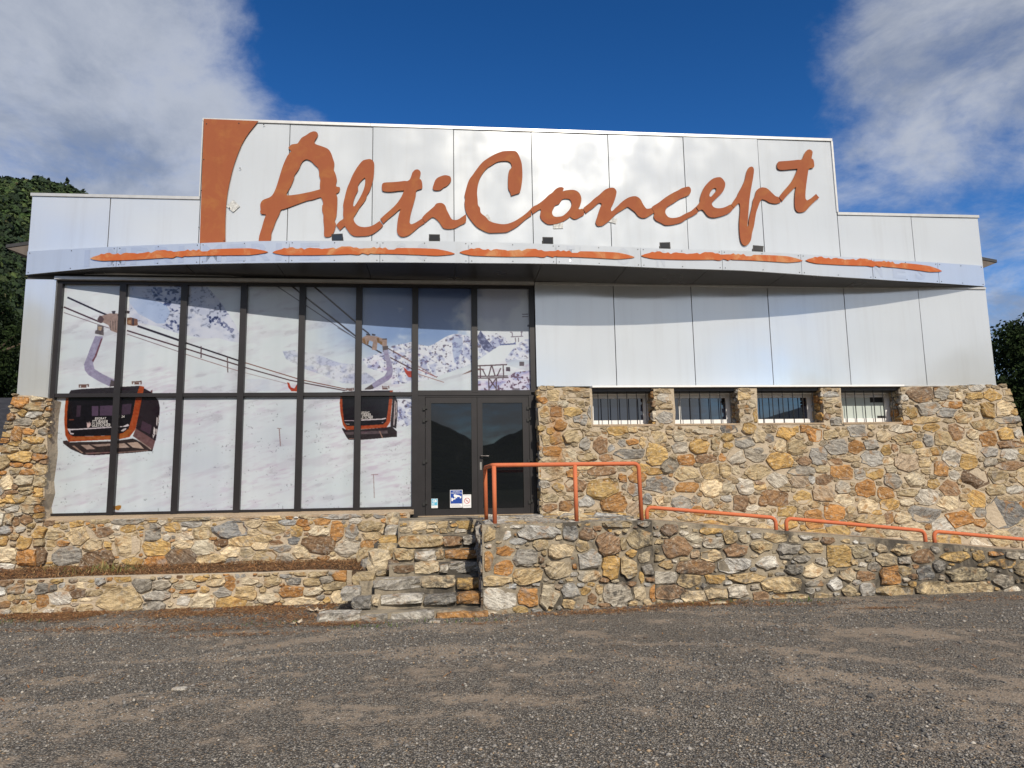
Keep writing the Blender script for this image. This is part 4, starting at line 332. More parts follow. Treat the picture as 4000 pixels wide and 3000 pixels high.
# ------------------------------------------------------------------ ground
rng = np.random.default_rng(7); random.seed(7)
GZ = 0.13
def grid_noise(seed, n=64):
    g = np.random.default_rng(seed).random((n, n)); g[-1] = g[0]; g[:, -1] = g[:, 0]; return g
def vnoise(x, y, g):
    n = g.shape[0] - 1; xi = np.floor(x).astype(int); yi = np.floor(y).astype(int); fx = x - xi; fy = y - yi
    fx = fx*fx*(3-2*fx); fy = fy*fy*(3-2*fy); xi %= n; yi %= n
    return (g[yi, xi]*(1-fx) + g[yi, xi+1]*fx)*(1-fy) + (g[yi+1, xi]*(1-fx) + g[yi+1, xi+1]*fx)*fy
def fbm(x, y, seed, octv=5, gain=0.5):
    s = np.zeros(np.broadcast(x, y).shape); a = 1.0; tot = 0
    for o in range(octv):
        s = s + a*vnoise(x*2**o + 13.7*o, y*2**o + 7.3*o, grid_noise(seed+o)); tot += a; a *= gain
    return s/tot
def ground_h(x, y):
    near = np.clip((-2.6 - y)/1.5, 0, 1)*np.clip((x+30)/8, 0, 1)*np.clip((30-x)/8, 0, 1)*np.clip((y+24)/8, 0, 1)
    return GZ + near*((fbm(x*0.35+20, y*0.5+20, 3, 3)-0.5)*0.10 + (fbm(x*3+50, y*3+50, 5, 3)-0.5)*0.022)

t = NT('gravel'); w = t.vec('World')
big = t.noise(t.vec('World', (0.42, 1.0, 1.0), (0, 0, R(8))), 0.85, 6, 0.58, 0.9); med = t.noise(w, 4.0, 5, 0.65)
gp_ = t.new('ShaderNodeNewGeometry').outputs['Position']
def ring(cx, cy, rad, w_, sq):
    m_ = t.new('ShaderNodeMapping', vector_type='POINT'); t.l.new(gp_, m_.inputs[0]); m_.inputs['Location'].default_value = (-cx, -cy*sq, 0); m_.inputs['Scale'].default_value = (1, sq, 0)
    ln = t.new('ShaderNodeVectorMath', operation='LENGTH'); t.l.new(m_.outputs[0], ln.inputs[0]); d_ = t.math('ABSOLUTE', t.math('SUBTRACT', ln.outputs['Value'], rad)); return t.ramp(d_, 0.0, w_, 1.0, 0.0)
tyre = t.math('MAXIMUM', t.math('MAXIMUM', ring(1.2, -8.6, 4.3, .28, 1.15), ring(1.2, -8.6, 5.9, .30, 1.15)), t.math('MAXIMUM', ring(-2.5, -16.5, 10.2, .26, 1.0), ring(-2.5, -16.5, 11.7, .26, 1.0)))
big = t.math('ADD', big, t.math('MULTIPLY', tyre, 0.13))
bare = t.ramp(t.math('ADD', big, t.math('MULTIPLY', t.math('SUBTRACT', med, 0.5), 0.85)), 0.485, 0.70)
vc = t.new('ShaderNodeTexVoronoi', feature='F1'); t.l.new(w, vc.inputs['Vector']); vc.inputs['Scale'].default_value = 64
sp = t.new('ShaderNodeSeparateColor'); t.l.new(vc.outputs['Color'], sp.inputs[0])
peb = t.mix(t.ramp(sp.outputs[0], 0.05, 0.95, smooth=False), (0.080, 0.070, 0.058), (0.45, 0.40, 0.325))
peb = t.mix(t.ramp(sp.outputs[1], 0.88, 0.97), peb, (0.40, 0.37, 0.32)); peb = t.mix(t.ramp(sp.outputs[2], 0.86, 0.95), peb, (0.30, 0.215, 0.135))
edge = t.ramp(vc.outputs['Distance'], 0.30, 0.72); peb = t.mix(t.math('MULTIPLY', edge, 0.80), peb, (0.045, 0.038, 0.030))
fine = t.noise(w, 130, 4, 0.7); dirt = t.mix(t.ramp(fine, 0.3, 0.72), (0.24, 0.182, 0.126), (0.40, 0.312, 0.222))
col = t.mix(t.math('MULTIPLY', bare, 0.62), peb, dirt)
col = t.mix(t.ramp(t.noise(w, 0.55, 4, 0.6), 0.35, 0.7, 0.0, 0.35), col, t.mix(1.0, col, (0.70, 0.69, 0.68), 'MULTIPLY'))
gv = t.new('ShaderNodeNewGeometry'); sx = t.new('ShaderNodeSeparateXYZ'); t.l.new(gv.outputs['Position'], sx.inputs[0])
far = t.math('MAXIMUM', t.ramp(sx.outputs[1], 3.0, 20.0), t.ramp(sx.outputs[1], -30.0, -70.0)); col = t.mix(far, col, (0.055, 0.075, 0.03))
hgt = t.math('SUBTRACT', 1.0, vc.outputs['Distance'])
nb = t.bump(t.math('MULTIPLY', hgt, t.ramp(bare, 0.0, 1.0, 1.0, 0.30)), 1.0, 0.024); nb = t.bump(fine, 0.55, 0.006, nb)
M_GROUND = t.fin(col, 0.95, 0.0, nb)
gx = np.unique(np.concatenate([np.linspace(-700, -14, 30), np.linspace(-14, 16, 240), np.linspace(16, 700, 30)]))
gy = np.unique(np.concatenate([np.linspace(-700, -12, 30), np.linspace(-12, -1, 130), np.linspace(-1, 700, 34)]))
X, Y = np.meshgrid(gx, gy); Z = ground_h(X, Y)
V = np.stack([X, Y, Z], -1).reshape(-1, 3); nx, ny = len(gx), len(gy)
i0 = (np.arange(ny-1)[:, None]*nx + np.arange(nx-1)[None]).ravel()
tag(fast_mesh('ground', V, np.stack([i0, i0+1, i0+nx+1, i0+nx], -1), M_GROUND, smooth=True), 'gravel forecourt of grey stones with bare brown patches', kind='structure')

# ------------------------------------------------------------------ hills
t = NT('wooded_ground'); w = t.vec('World')
M_HILL = t.fin(t.mix(t.ramp(t.noise(w, 0.06, 6, 0.65), 0.35, 0.65), (0.012, 0.024, 0.009), (0.035, 0.058, 0.017)), 0.95, 0.0, t.bump(t.noise(w, 0.25, 5, 0.7), 1.0, 3.0))
def hill(name, xs, ys, fn, label):
    X, Y = np.meshgrid(xs, ys); Z = fn(X, Y); nx, ny = len(xs), len(ys)
    i0 = (np.arange(ny-1)[:, None]*nx + np.arange(nx-1)[None]).ravel()
    return tag(fast_mesh(name, np.stack([X, Y, Z], -1).reshape(-1, 3), np.stack([i0, i0+1, i0+nx+1, i0+nx], -1), M_HILL, smooth=True), label, kind='structure')
def left_hill_h(x, y):
    prof = np.interp(x, [-620, -480, -330, -252, -237, -222, -209, -199, -185, -165, -130, -90, -40], [112, 157, 180, 173, 173, 174, 172, 167, 154, 124, 78, 30, -10])
    s = np.clip((y-45)/355, 0, 1); s = s**0.85
    d = np.clip((y-400)/350, 0, 1)
    return prof*s*(1-0.75*d*d) + (fbm(x*0.02+9, y*0.02+5, 21, 4)-0.5)*6*s
hill('hillside', np.linspace(-620, -40, 90), np.linspace(40, 740, 80), left_hill_h, 'wooded mountain flank rising behind the left end of the shop')
def opp_h(x, y):
    prof = np.interp(x, [-700, -300, -120, -60, -20, 5, 17, 24, 33, 47, 90, 150, 220, 400, 700], [150, 120, 84, 66, 46, 35, 27, 21, 26, 34, 36, 34, 36, 80, 140])
    s = np.clip((-y-120)/280, 0, 1)
    return (prof + (fbm(x*0.05+3, y*0.05+3, 31, 4)-0.5)*6)*s - 1
hill('opposite_hills', np.linspace(-700, 700, 160), np.linspace(-700, -110, 50), opp_h, 'dark wooded hills across the valley, seen in the door glass')

def leaf_mat(name, a, b):
    t = NT(name); at = t.new('ShaderNodeAttribute', attribute_name='tint')
    c = t.mix(1.0, t.mix(t.ramp(t.noise(t.vec('World'), 1.1, 4), 0.35, 0.65), a, b), at.outputs['Color'], 'MULTIPLY')
    return t.fin(c, 0.9, Specular_IOR_Level=0.15)
M_LEAF = leaf_mat('broad_leaves', (0.010, 0.019, 0.006), (0.024, 0.040, 0.011))
t = NT('far_leaves'); at = t.new('ShaderNodeAttribute', attribute_name='tint')
M_FARLEAF = t.fin(t.mix(t.ramp(t.noise(t.vec('World'), 0.35, 6, 0.7), 0.35, 0.65), t.mix(1.0, at.outputs['Color'], (0.6, 0.66, 0.5), 'MULTIPLY'), at.outputs['Color']), 0.85, 0.0, t.bump(t.noise(t.vec('World'), 0.9, 5, 0.75), 1.0, 1.6))
M_BARK = plain('bark', (0.085, 0.06, 0.042), 0.9, 0, 0.4, 14)

# far wood on the hillside: one mass of clumpy crowns
def ico(sub):
    import bmesh
    bm = bmesh.new(); bmesh.ops.create_icosphere(bm, subdivisions=sub, radius=1.0)
    v = np.array([p.co[:] for p in bm.verts]); f = np.array([[q.index for q in p.verts] for p in bm.faces]); bm.free(); return v, f
n = 42000
px_ = rng.uniform(-330, -150, n); py_ = rng.uniform(70, 430, n)
keep = (px_/(py_+12.9) < -0.42) & (px_/(py_+12.9) > -0.74); px_, py_ = px_[keep], py_[keep]; n = len(px_)
pz_ = left_hill_h(px_, py_); sz = rng.lognormal(math.log(1.35), 0.30, n)
tints = 2.0*np.array([(0.013, 0.024, 0.009), (0.020, 0.038, 0.011), (0.032, 0.057, 0.015), (0.048, 0.068, 0.020), (0.014, 0.027, 0.011), (0.085, 0.070, 0.033)])
zone = fbm(px_*.03+5, py_*.02+5, 131, 3); k = np.where(rng.random(n) < zone*1.2-.2, rng.integers(2, 4, n), rng.choice([0, 1, 4], n)); k = np.where(rng.random(n) < .012, 5, k)
con = np.where(k == 4, 1.7, 1.15)*rng.uniform(.85, 1.25, n); Q = 14
dirs = rng.normal(0, 1, (n, Q, 3)); dirs /= np.linalg.norm(dirs, axis=2)[..., None]; dirs[..., 2] = np.abs(dirs[..., 2])*1.1-.25
rad = rng.uniform(.55, 1.0, (n, Q))[..., None]; taper = np.where((k == 4)[:, None, None], np.clip(1.1-dirs[..., 2:3], .2, 1), 1)
C_ = dirs*rad*np.stack([sz, sz, sz*con], -1)[:, None]*np.concatenate([taper, taper, np.ones_like(taper)], -1) + np.stack([px_, py_, pz_+sz*.8], -1)[:, None]
A_ = np.cross(dirs, rng.normal(0, 1, (n, Q, 3))); A_ /= np.linalg.norm(A_, axis=2)[..., None]; B_ = np.cross(dirs + rng.normal(0, .35, (n, Q, 3)), A_); h_ = (sz[:, None]*rng.uniform(.34, .60, (n, Q)))[..., None]
v = np.stack([C_-A_*h_, C_+B_*h_, C_+A_*h_, C_-B_*h_], 2)
wc = np.repeat(np.repeat(tints[k]*rng.uniform(.7, 1.3, n)[:, None], Q, 0)*rng.uniform(.75, 1.25, n*Q)[:, None], 4, 0)
tag(fast_mesh('hillside_wood', v.reshape(-1, 3), np.arange(n*Q*4).reshape(-1, 4), M_FARLEAF, 'stuff', wc), 'mixed broadleaf wood covering the mountain flank')

def make_tree(name, base, height, rx, crown_z0, leaves, leaf, seed, label, group=None, cone=0.0):
    r = np.random.default_rng(seed); b = Vector(base)
    T = thing(name, base, label, 'tree', group)
    m = MB(); top = b + Vector((0.2, 0.1, height*0.82))
    m.tube([b - Vector((0, 0, .3)), b+Vector((0.05, 0, height*.3)), b+Vector((-.05, .05, height*.6)), top], [height*.026, height*.022, height*.014, height*.004], 9)
    cz = crown_z0 + (height-crown_z0)*0.5; hz = (height-crown_z0)*0.5
    tips = []
    for k in range(22):
        a = r.uniform(0, 6.283); h = r.uniform(crown_z0*0.8+.1*height, height*.85); q = (h+height*.1-cz)/hz
        rad = rx*math.sqrt(max(0.06, 1-min(1, q*q)))*r.uniform(.5, .85)*(1-cone*(h/height))
        p0 = b + Vector((0, 0, h)); p1 = b + Vector((math.cos(a)*rad*.55, math.sin(a)*rad*.55, h+height*.05)); p2 = b + Vector((math.cos(a)*rad, math.sin(a)*rad, h+height*.10))
        m.tube([p0, p1, p2], [height*.008, height*.005, height*.002], 6); tips.append(p2)
    m.build('trunk', M_BARK, T)
    # clumps of leaves around points spread through the crown's volume
    nc = 150; ctr = []
    while len(ctr) < nc:
        p = r.uniform(-1, 1, 3); d = np.linalg.norm(p)
        if d > 1 or d < 0.25: continue
        taper = 1 - cone*(p[2]+1)/2
        ctr.append((b.x+p[0]*rx*taper, b.y+p[1]*rx*taper, b.z+cz+p[2]*hz))
    ctr = np.array(ctr + [tuple(p) for p in tips]); cs = rx*r.uniform(.13, .30, len(ctr)); ct = r.uniform(.6, 1.35, len(ctr))
    ci = r.integers(0, len(ctr), leaves); off = r.normal(0, 1, (leaves, 3)); off /= np.linalg.norm(off, axis=1)[:, None]; off *= (r.random(leaves)**.45)[:, None]
    P = ctr[ci] + off*cs[ci][:, None]; P[:, 2] = np.maximum(P[:, 2], b.z+0.15)
    A = r.normal(0, 1, (leaves, 3)); A /= np.linalg.norm(A, axis=1)[:, None]; B = np.cross(A, r.normal(0, 1, (leaves, 3))); B /= np.linalg.norm(B, axis=1)[:, None]
    L = leaf*r.uniform(.6, 1.3, leaves)[:, None]
    V = np.stack([P-A*L, P+B*L*.45, P+A*L, P-B*L*.45], 1).reshape(-1, 3) - np.array(base)
    F = np.arange(leaves*4).reshape(-1, 4); c = np.repeat((ct[ci]*r.uniform(.75, 1.25, leaves))[:, None]*np.array([1, 1, 1]), 4, 0)
    o = fast_mesh('crown', V + np.array(base), F, M_LEAF, None, c); COL.objects.unlink(o); 
    me = o.data; me.transform(Matrix.Translation(-b)); o.location = base; link(o, T)
    return T
make_tree('broadleaf_tree', (20.9, 9.0, GZ), 7.1, 2.9, 0.2, 60000, .08, 11, 'dark green tree just beyond the right end of the shop', 'trees beside the shop')
make_tree('broadleaf_tree', (25.0, 12.5, GZ), 8.6, 3.4, 0.6, 36000, .10, 12, 'taller dark tree standing furthest right, behind the first one', 'trees beside the shop')
make_tree('broadleaf_tree', (19.4, 15.0, GZ), 6.6, 2.6, 0.2, 24000, .10, 13, 'dark tree half hidden behind the shop at its right wall', 'trees beside the shop')
make_tree('broadleaf_tree', (-23.3, 25.0, GZ), 12.2, 3.4, 0.3, 40000, .11, 14, 'tall dark tree at far left behind the slate roof', 'trees beside the shop')
make_tree('broadleaf_tree', (-19.0, 29.0, GZ), 11.0, 3.6, 0.3, 30000, .11, 15, 'dark tree close behind the left metal wing of the shop', 'trees beside the shop')
make_tree('broadleaf_tree', (-28.5, 31.0, GZ), 12.0, 3.8, 0.3, 30000, .12, 16, 'large dark tree at the foot of the wooded mountain', 'trees beside the shop')

# ------------------------------------------------------------------ neighbour house, far left
HS = thing('neighbour_house', (-16, 9, GZ), 'low neighbouring house with dark slate roof at far left', 'house')
m = MB(); m.prism([(-20, GZ-.2), (-12.25, GZ-.2), (-12.25, 2.92), (-20, 2.92)], 8.35, 14); m.build('wall', plain('house_render', (0.62, 0.60, 0.56), 0.9), HS)
m = MB(); m.add([(-20.3, 7.8, 2.95), (-11.85, 7.8, 2.95), (-11.85, 11.2, 4.75), (-20.3, 11.2, 4.75), (-20.3, 7.8, 3.07), (-11.85, 7.8, 3.07), (-11.85, 11.2, 4.87), (-20.3, 11.2, 4.87)], [(0,3,2,1),(4,5,6,7),(0,1,5,4),(1,2,6,5),(2,3,7,6),(3,0,4,7)])
m.add([(-20.3, 11.2, 4.75), (-11.85, 11.2, 4.75), (-11.85, 14.6, 2.95), (-20.3, 14.6, 2.95), (-20.3, 11.2, 4.87), (-11.85, 11.2, 4.87), (-11.85, 14.6, 3.07), (-20.3, 14.6, 3.07)], [(0,3,2,1),(4,5,6,7),(0,1,5,4),(1,2,6,5),(2,3,7,6),(3,0,4,7)])
t = NT('slate'); br = t.new('ShaderNodeTexBrick'); t.l.new(t.vec('World', (1, 1, 1)), br.inputs['Vector']); br.inputs['Scale'].default_value = 3.0
br.inputs['Color1'].default_value = (0.020, 0.020, 0.024, 1); br.inputs['Color2'].default_value = (0.040, 0.040, 0.046, 1); br.inputs['Mortar'].default_value = (0.01, 0.01, 0.01, 1)
m.build('roof', t.fin(br.outputs['Color'], 0.7), HS)
m = MB(); m.box(-20.3, -11.82, 7.72, 7.79, 2.86, 3.04); m.build('gutter', M_PVC, HS)
m = MB(); m.box(-12.9, -12.4, 8.30, 8.345, 1.3, 2.5); m.build('shutter', plain('brown_shutter', (0.16, 0.09, 0.05), 0.7), HS)
# ------------------------------------------------------------------ the shop building
SX = [-2.826, -1.289, 0.239, 1.742, 3.258, 4.781, 6.317, 7.881]     # panel joints of the facade grid
B = thing('shop_building', (1.8, 0.0, GZ), 'white panelled shop with curved canopy and snow scene window wall', 'building')
def canopy_y(x): return -1.08*max(0.0, 1-((x-1.8)/9.09)**2)
def canopy_top(x): return float(np.interp(x, [p[0] for p in CANOPY_EDGE], [p[1] for p in CANOPY_EDGE]))
def canopy_bot(x): return float(np.interp(x, [p[0] for p in CANOPY_EDGE], [p[2] for p in CANOPY_EDGE]))

def panel(x0, x1, z0, z1, mat=M_PANEL, y=0.0, seed=0, bulge=0.006, label=None):
    g = 0.007; x0 += g; x1 -= g; r = np.random.default_rng(int(seed)+17)
    nx, nz = 8, 8; tx, tz = r.normal(0, .0022, 2); wob = r.uniform(-.6, 1.0)
    vs, fs = [], []
    for j in range(nz+1):
        for i in range(nx+1):
            u, v = i/nx, j/nz
            d = bulge*wob*math.sin(math.pi*u)*math.sin(math.pi*v) + .003*math.sin(6.28*(v*1.3+r.uniform(0, .02)+seed*.37))*math.sin(math.pi*u)
            vs.append((x0+(x1-x0)*u, y-d+tx*(u-.5)*(x1-x0)+tz*(v-.5)*(z1-z0), z0+(z1-z0)*v))
    w = nx+1
    for j in range(nz):
        for i in range(nx): fs.append((j*w+i, j*w+i+1, (j+1)*w+i+1, (j+1)*w+i))
    nf_ = len(fs); n = len(vs); ring = [i for i in range(w)] + [j*w+nx for j in range(1, nz+1)] + [nz*w+i for i in range(nx-1, -1, -1)] + [j*w for j in range(nz-1, 0, -1)]
    vs += [vs[i] for i in ring]; vs += [(vs[i][0], y+.035, vs[i][2]) for i in ring]; RN = len(ring)
    for k in range(len(ring)):
        k2 = (k+1) % len(ring); fs.append((n+k2, n+k, n+RN+k, n+RN+k2))
    o = MB().add(vs, fs).build('cladding_panel', mat, B, smooth=False)
    for p in o.data.polygons[:nx*nz]: p.use_smooth = True
    return o
q = 0
for x0, x1, z0, z1 in [(-7.291, -5.951, 5.70, 7.132), (-5.951, -4.389, 5.70, 7.132), (-4.389, SX[0], 5.70, 8.66)] + [(SX[i], SX[i+1], 5.70, 8.66) for i in range(7)] \
        + [(SX[7], 9.448, 5.70, 7.10), (9.448, 10.905, 5.70, 7.10)] + [(SX[3], SX[4], 3.665, 5.60), (SX[4], SX[5], 3.665, 5.60), (SX[5], SX[6], 3.665, 5.60), (SX[6], SX[7], 3.665, 5.60), (SX[7], 9.448, 3.665, 5.60), (9.448, 10.905, 3.665, 5.60), (-7.291, -6.80, 3.50, 5.60)]:
    q += 1; panel(x0, x1, z0, z1, seed=q, bulge=0.007 if z1 < 5.7 else 0.004)
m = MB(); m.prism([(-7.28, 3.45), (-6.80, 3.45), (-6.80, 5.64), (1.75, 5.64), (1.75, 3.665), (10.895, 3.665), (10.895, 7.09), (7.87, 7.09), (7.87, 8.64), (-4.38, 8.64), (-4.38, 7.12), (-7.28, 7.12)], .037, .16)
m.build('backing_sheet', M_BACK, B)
m = MB(); m.box(-6.815, -6.775, -.004, .16, 3.46, 5.60); m.build('corner_return', M_FASCIA, B)
for x0, x1, z in [(-7.31, -4.392, 7.135), (-4.41, 7.90, 8.665), (7.885, 10.925, 7.105)]:
    n = max(1, round((x1-x0)/3.1)); w_ = (x1-x0)/n
    for i in range(n): MB().box(x0+i*w_, x0+(i+1)*w_-.004, -.022, .20, z, z+.055).build('coping', M_TRIM, B)
MB().box(7.868, 7.905, -.02, .20, 7.165, 8.66).build('coping', M_TRIM, B)
MB().box(-4.412, -4.392, -.018, .20, 7.195, 8.66).build('coping', M_TRIM, B)
MB().box(2.72, 8.74, -.335, .034, 3.600, 3.632).build('drip_trim', M_TRIMW, B)
MB().box(8.72, 10.90, -.022, .034, 3.640, 3.664).build('drip_trim', M_TRIM, B)
MB().box(1.752, 10.89, -.028, .034, 5.603, 5.645).build('soffit_trim', M_TRIM, B)
MB().box(-6.80, 1.735, -.028, .10, 5.603, 5.655).build('soffit_trim', M_TRIM, B)
# body and roof behind the facade
m = MB(); m.prism([(-7.15, GZ-.2), (10.75, GZ-.2), (10.75, 6.2), (-7.15, 6.2)], .165, 16); m.build('side_wall', M_WALLSIDE, B)
for sx in (-1, 1):
    e = -7.84 if sx < 0 else 11.48; m = MB()
    m.add([(e, .30, 6.27), (1.8, .30, 7.9), (1.8, 16.3, 7.9), (e, 16.3, 6.27), (e, .30, 6.33), (1.8, .30, 7.97), (1.8, 16.3, 7.97), (e, 16.3, 6.33)],
          [(0,1,2,3),(4,7,6,5),(0,4,5,1),(1,5,6,2),(2,6,7,3),(3,7,4,0)] if sx > 0 else [(0,3,2,1),(4,5,6,7),(0,1,5,4),(1,2,6,5),(2,3,7,6),(3,0,4,7)])
    m.build('roof', M_ROOF, B)
    m = MB(); a, b = (e+.02, -7.30) if sx < 0 else (10.92, e-.02)
    zz = [6.262, 6.262+.176*abs(b-a)] if sx < 0 else [6.262+.176*abs(b-a), 6.262]
    m.prism([(a, zz[0]), (b, zz[1]), (b, 6.06), (b if sx < 0 else a, 6.06)] if sx < 0 else [(a, zz[0]), (b, zz[1]), (a, 6.06)], .31, 16)
    m.build('eave_boxing', plain('eave_boards', (0.12, 0.10, 0.085), 0.8), B)

# canopy: deck, curved fascia panels, soffit panels
xs = np.linspace(-7.28, 10.88, 73)
m = MB(); m.slab([(x, canopy_y(x)+.03) for x in xs] + [(10.88, .03), (-7.28, .03)], lambda x, y: canopy_bot(x)+.03, lambda x, y: canopy_top(x)-.04)
CAN = m.build('canopy', M_TRIM, B, loc=(1.8, 0, 5.7))
seam = [-7.29] + [-5.62] + FASCIA_SEAMS[1:] + [10.885]
for a, b in zip(seam[:-1], seam[1:]):
    k = 8; ss = np.linspace(a+.004, b-.004, k+1); vs = []; fs = []
    for x in ss:
        y = canopy_y(x)
        vs += [(x, y-.012, canopy_bot(x)), (x, y-.012, canopy_top(x)), (x, y+.024, canopy_top(x)), (x, y+.024, canopy_bot(x))]
    for i in range(k):
        o = 4*i
        for j in range(4): fs.append((o+j, o+(j+1) % 4, o+4+(j+1) % 4, o+4+j))
    fs = [f[::-1] for f in fs]; fs += [(0, 1, 2, 3), (4*k+3, 4*k+2, 4*k+1, 4*k)]
    MB().add(vs, fs).build('fascia_panel', M_FASCIA, CAN)
    for x in (a+.05, (a+b)/2, b-.05):
        for z in (canopy_top(x)-.035, canopy_bot(x)+.035):
            mm = MB(); y = canopy_y(x); mm.tube([(x, y-.010, z), (x, y-.018, z)], .009, 8); mm.build('rivet', M_STEEL, CAN)
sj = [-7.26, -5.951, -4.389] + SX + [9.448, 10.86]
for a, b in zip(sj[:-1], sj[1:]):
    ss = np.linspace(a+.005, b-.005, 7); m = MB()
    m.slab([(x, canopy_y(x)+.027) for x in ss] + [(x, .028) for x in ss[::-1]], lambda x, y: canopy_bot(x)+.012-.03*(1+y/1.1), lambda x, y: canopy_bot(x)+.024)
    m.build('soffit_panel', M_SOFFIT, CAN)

# ---- window wall with printed mural
t = NT('snow_scene_film'); MW, MH = 2000, 976; MX0, MX1, MZ0, MZ1 = -6.80, 1.74, 1.44, 5.60
def mural_image():
    xx = (np.arange(MW)+.5)/MW*(MX1-MX0)+MX0; zz = (np.arange(MH)+.5)/MH*(MZ1-MZ0)+MZ0
    x, z = np.meshgrid(xx, zz)
    n1 = fbm(x*1.2+9, z*1.6+3, 41, 5); n2 = fbm(x*5+2, z*7+8, 51, 5); n3 = fbm(x*24+4, z*28+1, 61, 4); nd = fbm((x+z*.7)*2.2, (z-x*.28)*9, 71, 4); nf = fbm(x*42, z*46, 81, 2)
    L = lambda a, b, f: np.array(a)*(1-f[..., None]) + np.array(b)*f[..., None]
    st = lambda a, b, v: (lambda q: q*q*(3-2*q))(np.clip((v-a)/(b-a), 0, 1))
    im = L((205, 213, 219), (214, 219, 224), st(.3, .7, n1)); im = L((1, 1, 1), (1, 1, 1), n1)*im
    im = im*(1-st(.45, .75, nd)[..., None]*.05*np.array([.6, 1.2, .8]))
    im = np.where((st(.62, .70, nd)*st(.5, .62, n2))[..., None] > .55, im*.955, im)
    blue = st(-3.0, -.7, x + (n1-.5)*1.2)*st(3.9, 4.7, z)
    im = im*(1-blue[..., None]) + np.array([112, 146, 204])*blue[..., None]
    deep = st(4.7, 5.6, z)*st(-1.6, .2, x); im = im*(1-.75*deep[..., None]) + np.array([58, 84, 150])*.75*deep[..., None]
    cl = st(-.02, .34, (x+.35)*.42 - (z-4.55)*.40 + (n1-.5)*1.1 + (n2-.5)*.35)*st(4.1, 4.5, z)
    im = im*(1-cl[..., None]) + np.array([216, 220, 226])*cl[..., None]
    cl2 = st(.55, .68, n1)*st(4.5, 5.0, z)*st(.1, .5, x); im = im*(1-.35*cl2[..., None]) + np.array([150, 150, 195])*.35*cl2[..., None]
    def mask(poly):
        p = np.array(poly); a, b = p.min(0), p.max(0)
        i0, i1 = max(0, int((a[0]-MX0)/(MX1-MX0)*MW)-1), min(MW, int((b[0]-MX0)/(MX1-MX0)*MW)+2)
        j0, j1 = max(0, int((a[1]-MZ0)/(MZ1-MZ0)*MH)-1), min(MH, int((b[1]-MZ0)/(MZ1-MZ0)*MH)+2)
        if i1 <= i0 or j1 <= j0: return None
        X_, Z_ = x[j0:j1, i0:i1], z[j0:j1, i0:i1]; ins = np.zeros(X_.shape, bool)
        for k in range(len(p)):
            (xa, za), (xb, zb) = p[k-1], p[k]
            if za == zb: continue
            c = ((za > Z_) != (zb > Z_)) & (X_ < (xb-xa)*(Z_-za)/(zb-za)+xa); ins ^= c
        return (slice(j0, j1), slice(i0, i1)), ins
    for tagc, poly in MURAL:
        if tagc[0] == 'L':
            w_, col = tagc[1]/2, tagc[2:]
            for (xa, za), (xb, zb) in zip(poly[:-1], poly[1:]):
                dx, dz = xb-xa, zb-za; l = math.hypot(dx, dz) or 1; ox, oz = -dz/l*w_, dx/l*w_
                r = mask([(xa+ox, za+oz), (xb+ox, zb+oz), (xb-ox, zb-oz), (xa-ox, za-oz)])
                if r: im[r[0]][r[1]] = col
            continue
        r = mask(poly)
        if r is None: continue
        s_, ins = r
        if isinstance(tagc[0], str):
            k = tagc[0]; a1, a2, a3, af = n1[s_], n2[s_], n3[s_], nf[s_]; cur = im[s_]; f = ins.astype(float)
            rid = np.abs(fbm(x[s_]*7+z[s_]*5, z[s_]*6-x[s_]*3, 91, 5)-.5)*2
            if k == 'peak': c = L((200, 202, 220), (178, 184, 212), st(.35, .65, a2)) - (st(.56, .68, a3)*st(.42, .55, a2)*70)[..., None]
            elif k == 'peakblue': c = L((150, 172, 218), (178, 192, 222), st(.4, .7, a1)); f = f*.85
            elif k == 'peakrock': c = cur - (st(.44, .58, a3)*80)[..., None]*np.array([1.1, 1.05, .75])
            elif k == 'peakrock2': c = cur - (st(.47, .60, a3)*78)[..., None]*np.array([1.1, 1.05, .75])
            elif k == 'hill': c = L((206, 208, 222), (172, 178, 214), st(.36, .62, a2)) - (st(.52, .68, a3)*34)[..., None]; f = f*.7
            elif k in ('ridge',):
                c = L((216, 218, 230), (176, 182, 216), st(.10, .45, rid)); c = c - (st(.50, .66, a3)*st(.08, .3, rid)*58)[..., None]*np.array([1.1, 1.1, .75]); c = np.where(((a3 > .65) & (af > .5))[..., None], np.array([110, 98, 118]), c)
            elif k == 'ridgedark': c = L((74, 78, 122), (128, 134, 178), st(.42, .66, a3))
            elif k == 'ridgeblue': c = L((150, 168, 214), (120, 130, 180), st(.5, .62, a3)); f = f*.7
            elif k == 'lav': c = L((212, 206, 226), (158, 158, 208), st(.42, .6, a2)); c = np.where((a3 > .62)[..., None], np.array([108, 74, 96]), c)
            elif k == 'snow2': c = L((212, 218, 226), (222, 226, 230), a1)
            else: c = L((204, 206, 222), (186, 188, 214), st(.4, .65, a2)); f = f*.45
            im[s_] = cur*(1-f[..., None]) + c*f[..., None]
        else:
            j = (n3[s_][ins][:, None]-.5)*34 + (nf[s_][ins][:, None]-.5)*14
            im[s_][ins] = np.clip(np.array(tagc) + j*(0.4 + .6*(sum(tagc) > 240)), 0, 255)
    g_ = im.mean(-1, keepdims=True); im = g_ + (im-g_)*np.where(im[..., :1] > im[..., 2:]+25, .92, .74)     # faded ink
    strk = st(.50, .72, fbm((x+z*.55)*5, (z-x*.24)*26, 99, 4)); im = im - (strk*st(.40, .65, n1)*13*(z < 4.3))[..., None]*np.array([.55, 1.2, .75])
    spk = (fbm(x*30, z*34, 103, 2) > .80) & (n2 > .52) & (z < 3.6); im = np.where(spk[..., None], im*.78, im)
    band = (fbm(x*6+3, z*0+2.5, 95, 3)-.5)*16; im = im + band[..., None]*(im.mean(-1, keepdims=True) > 150)
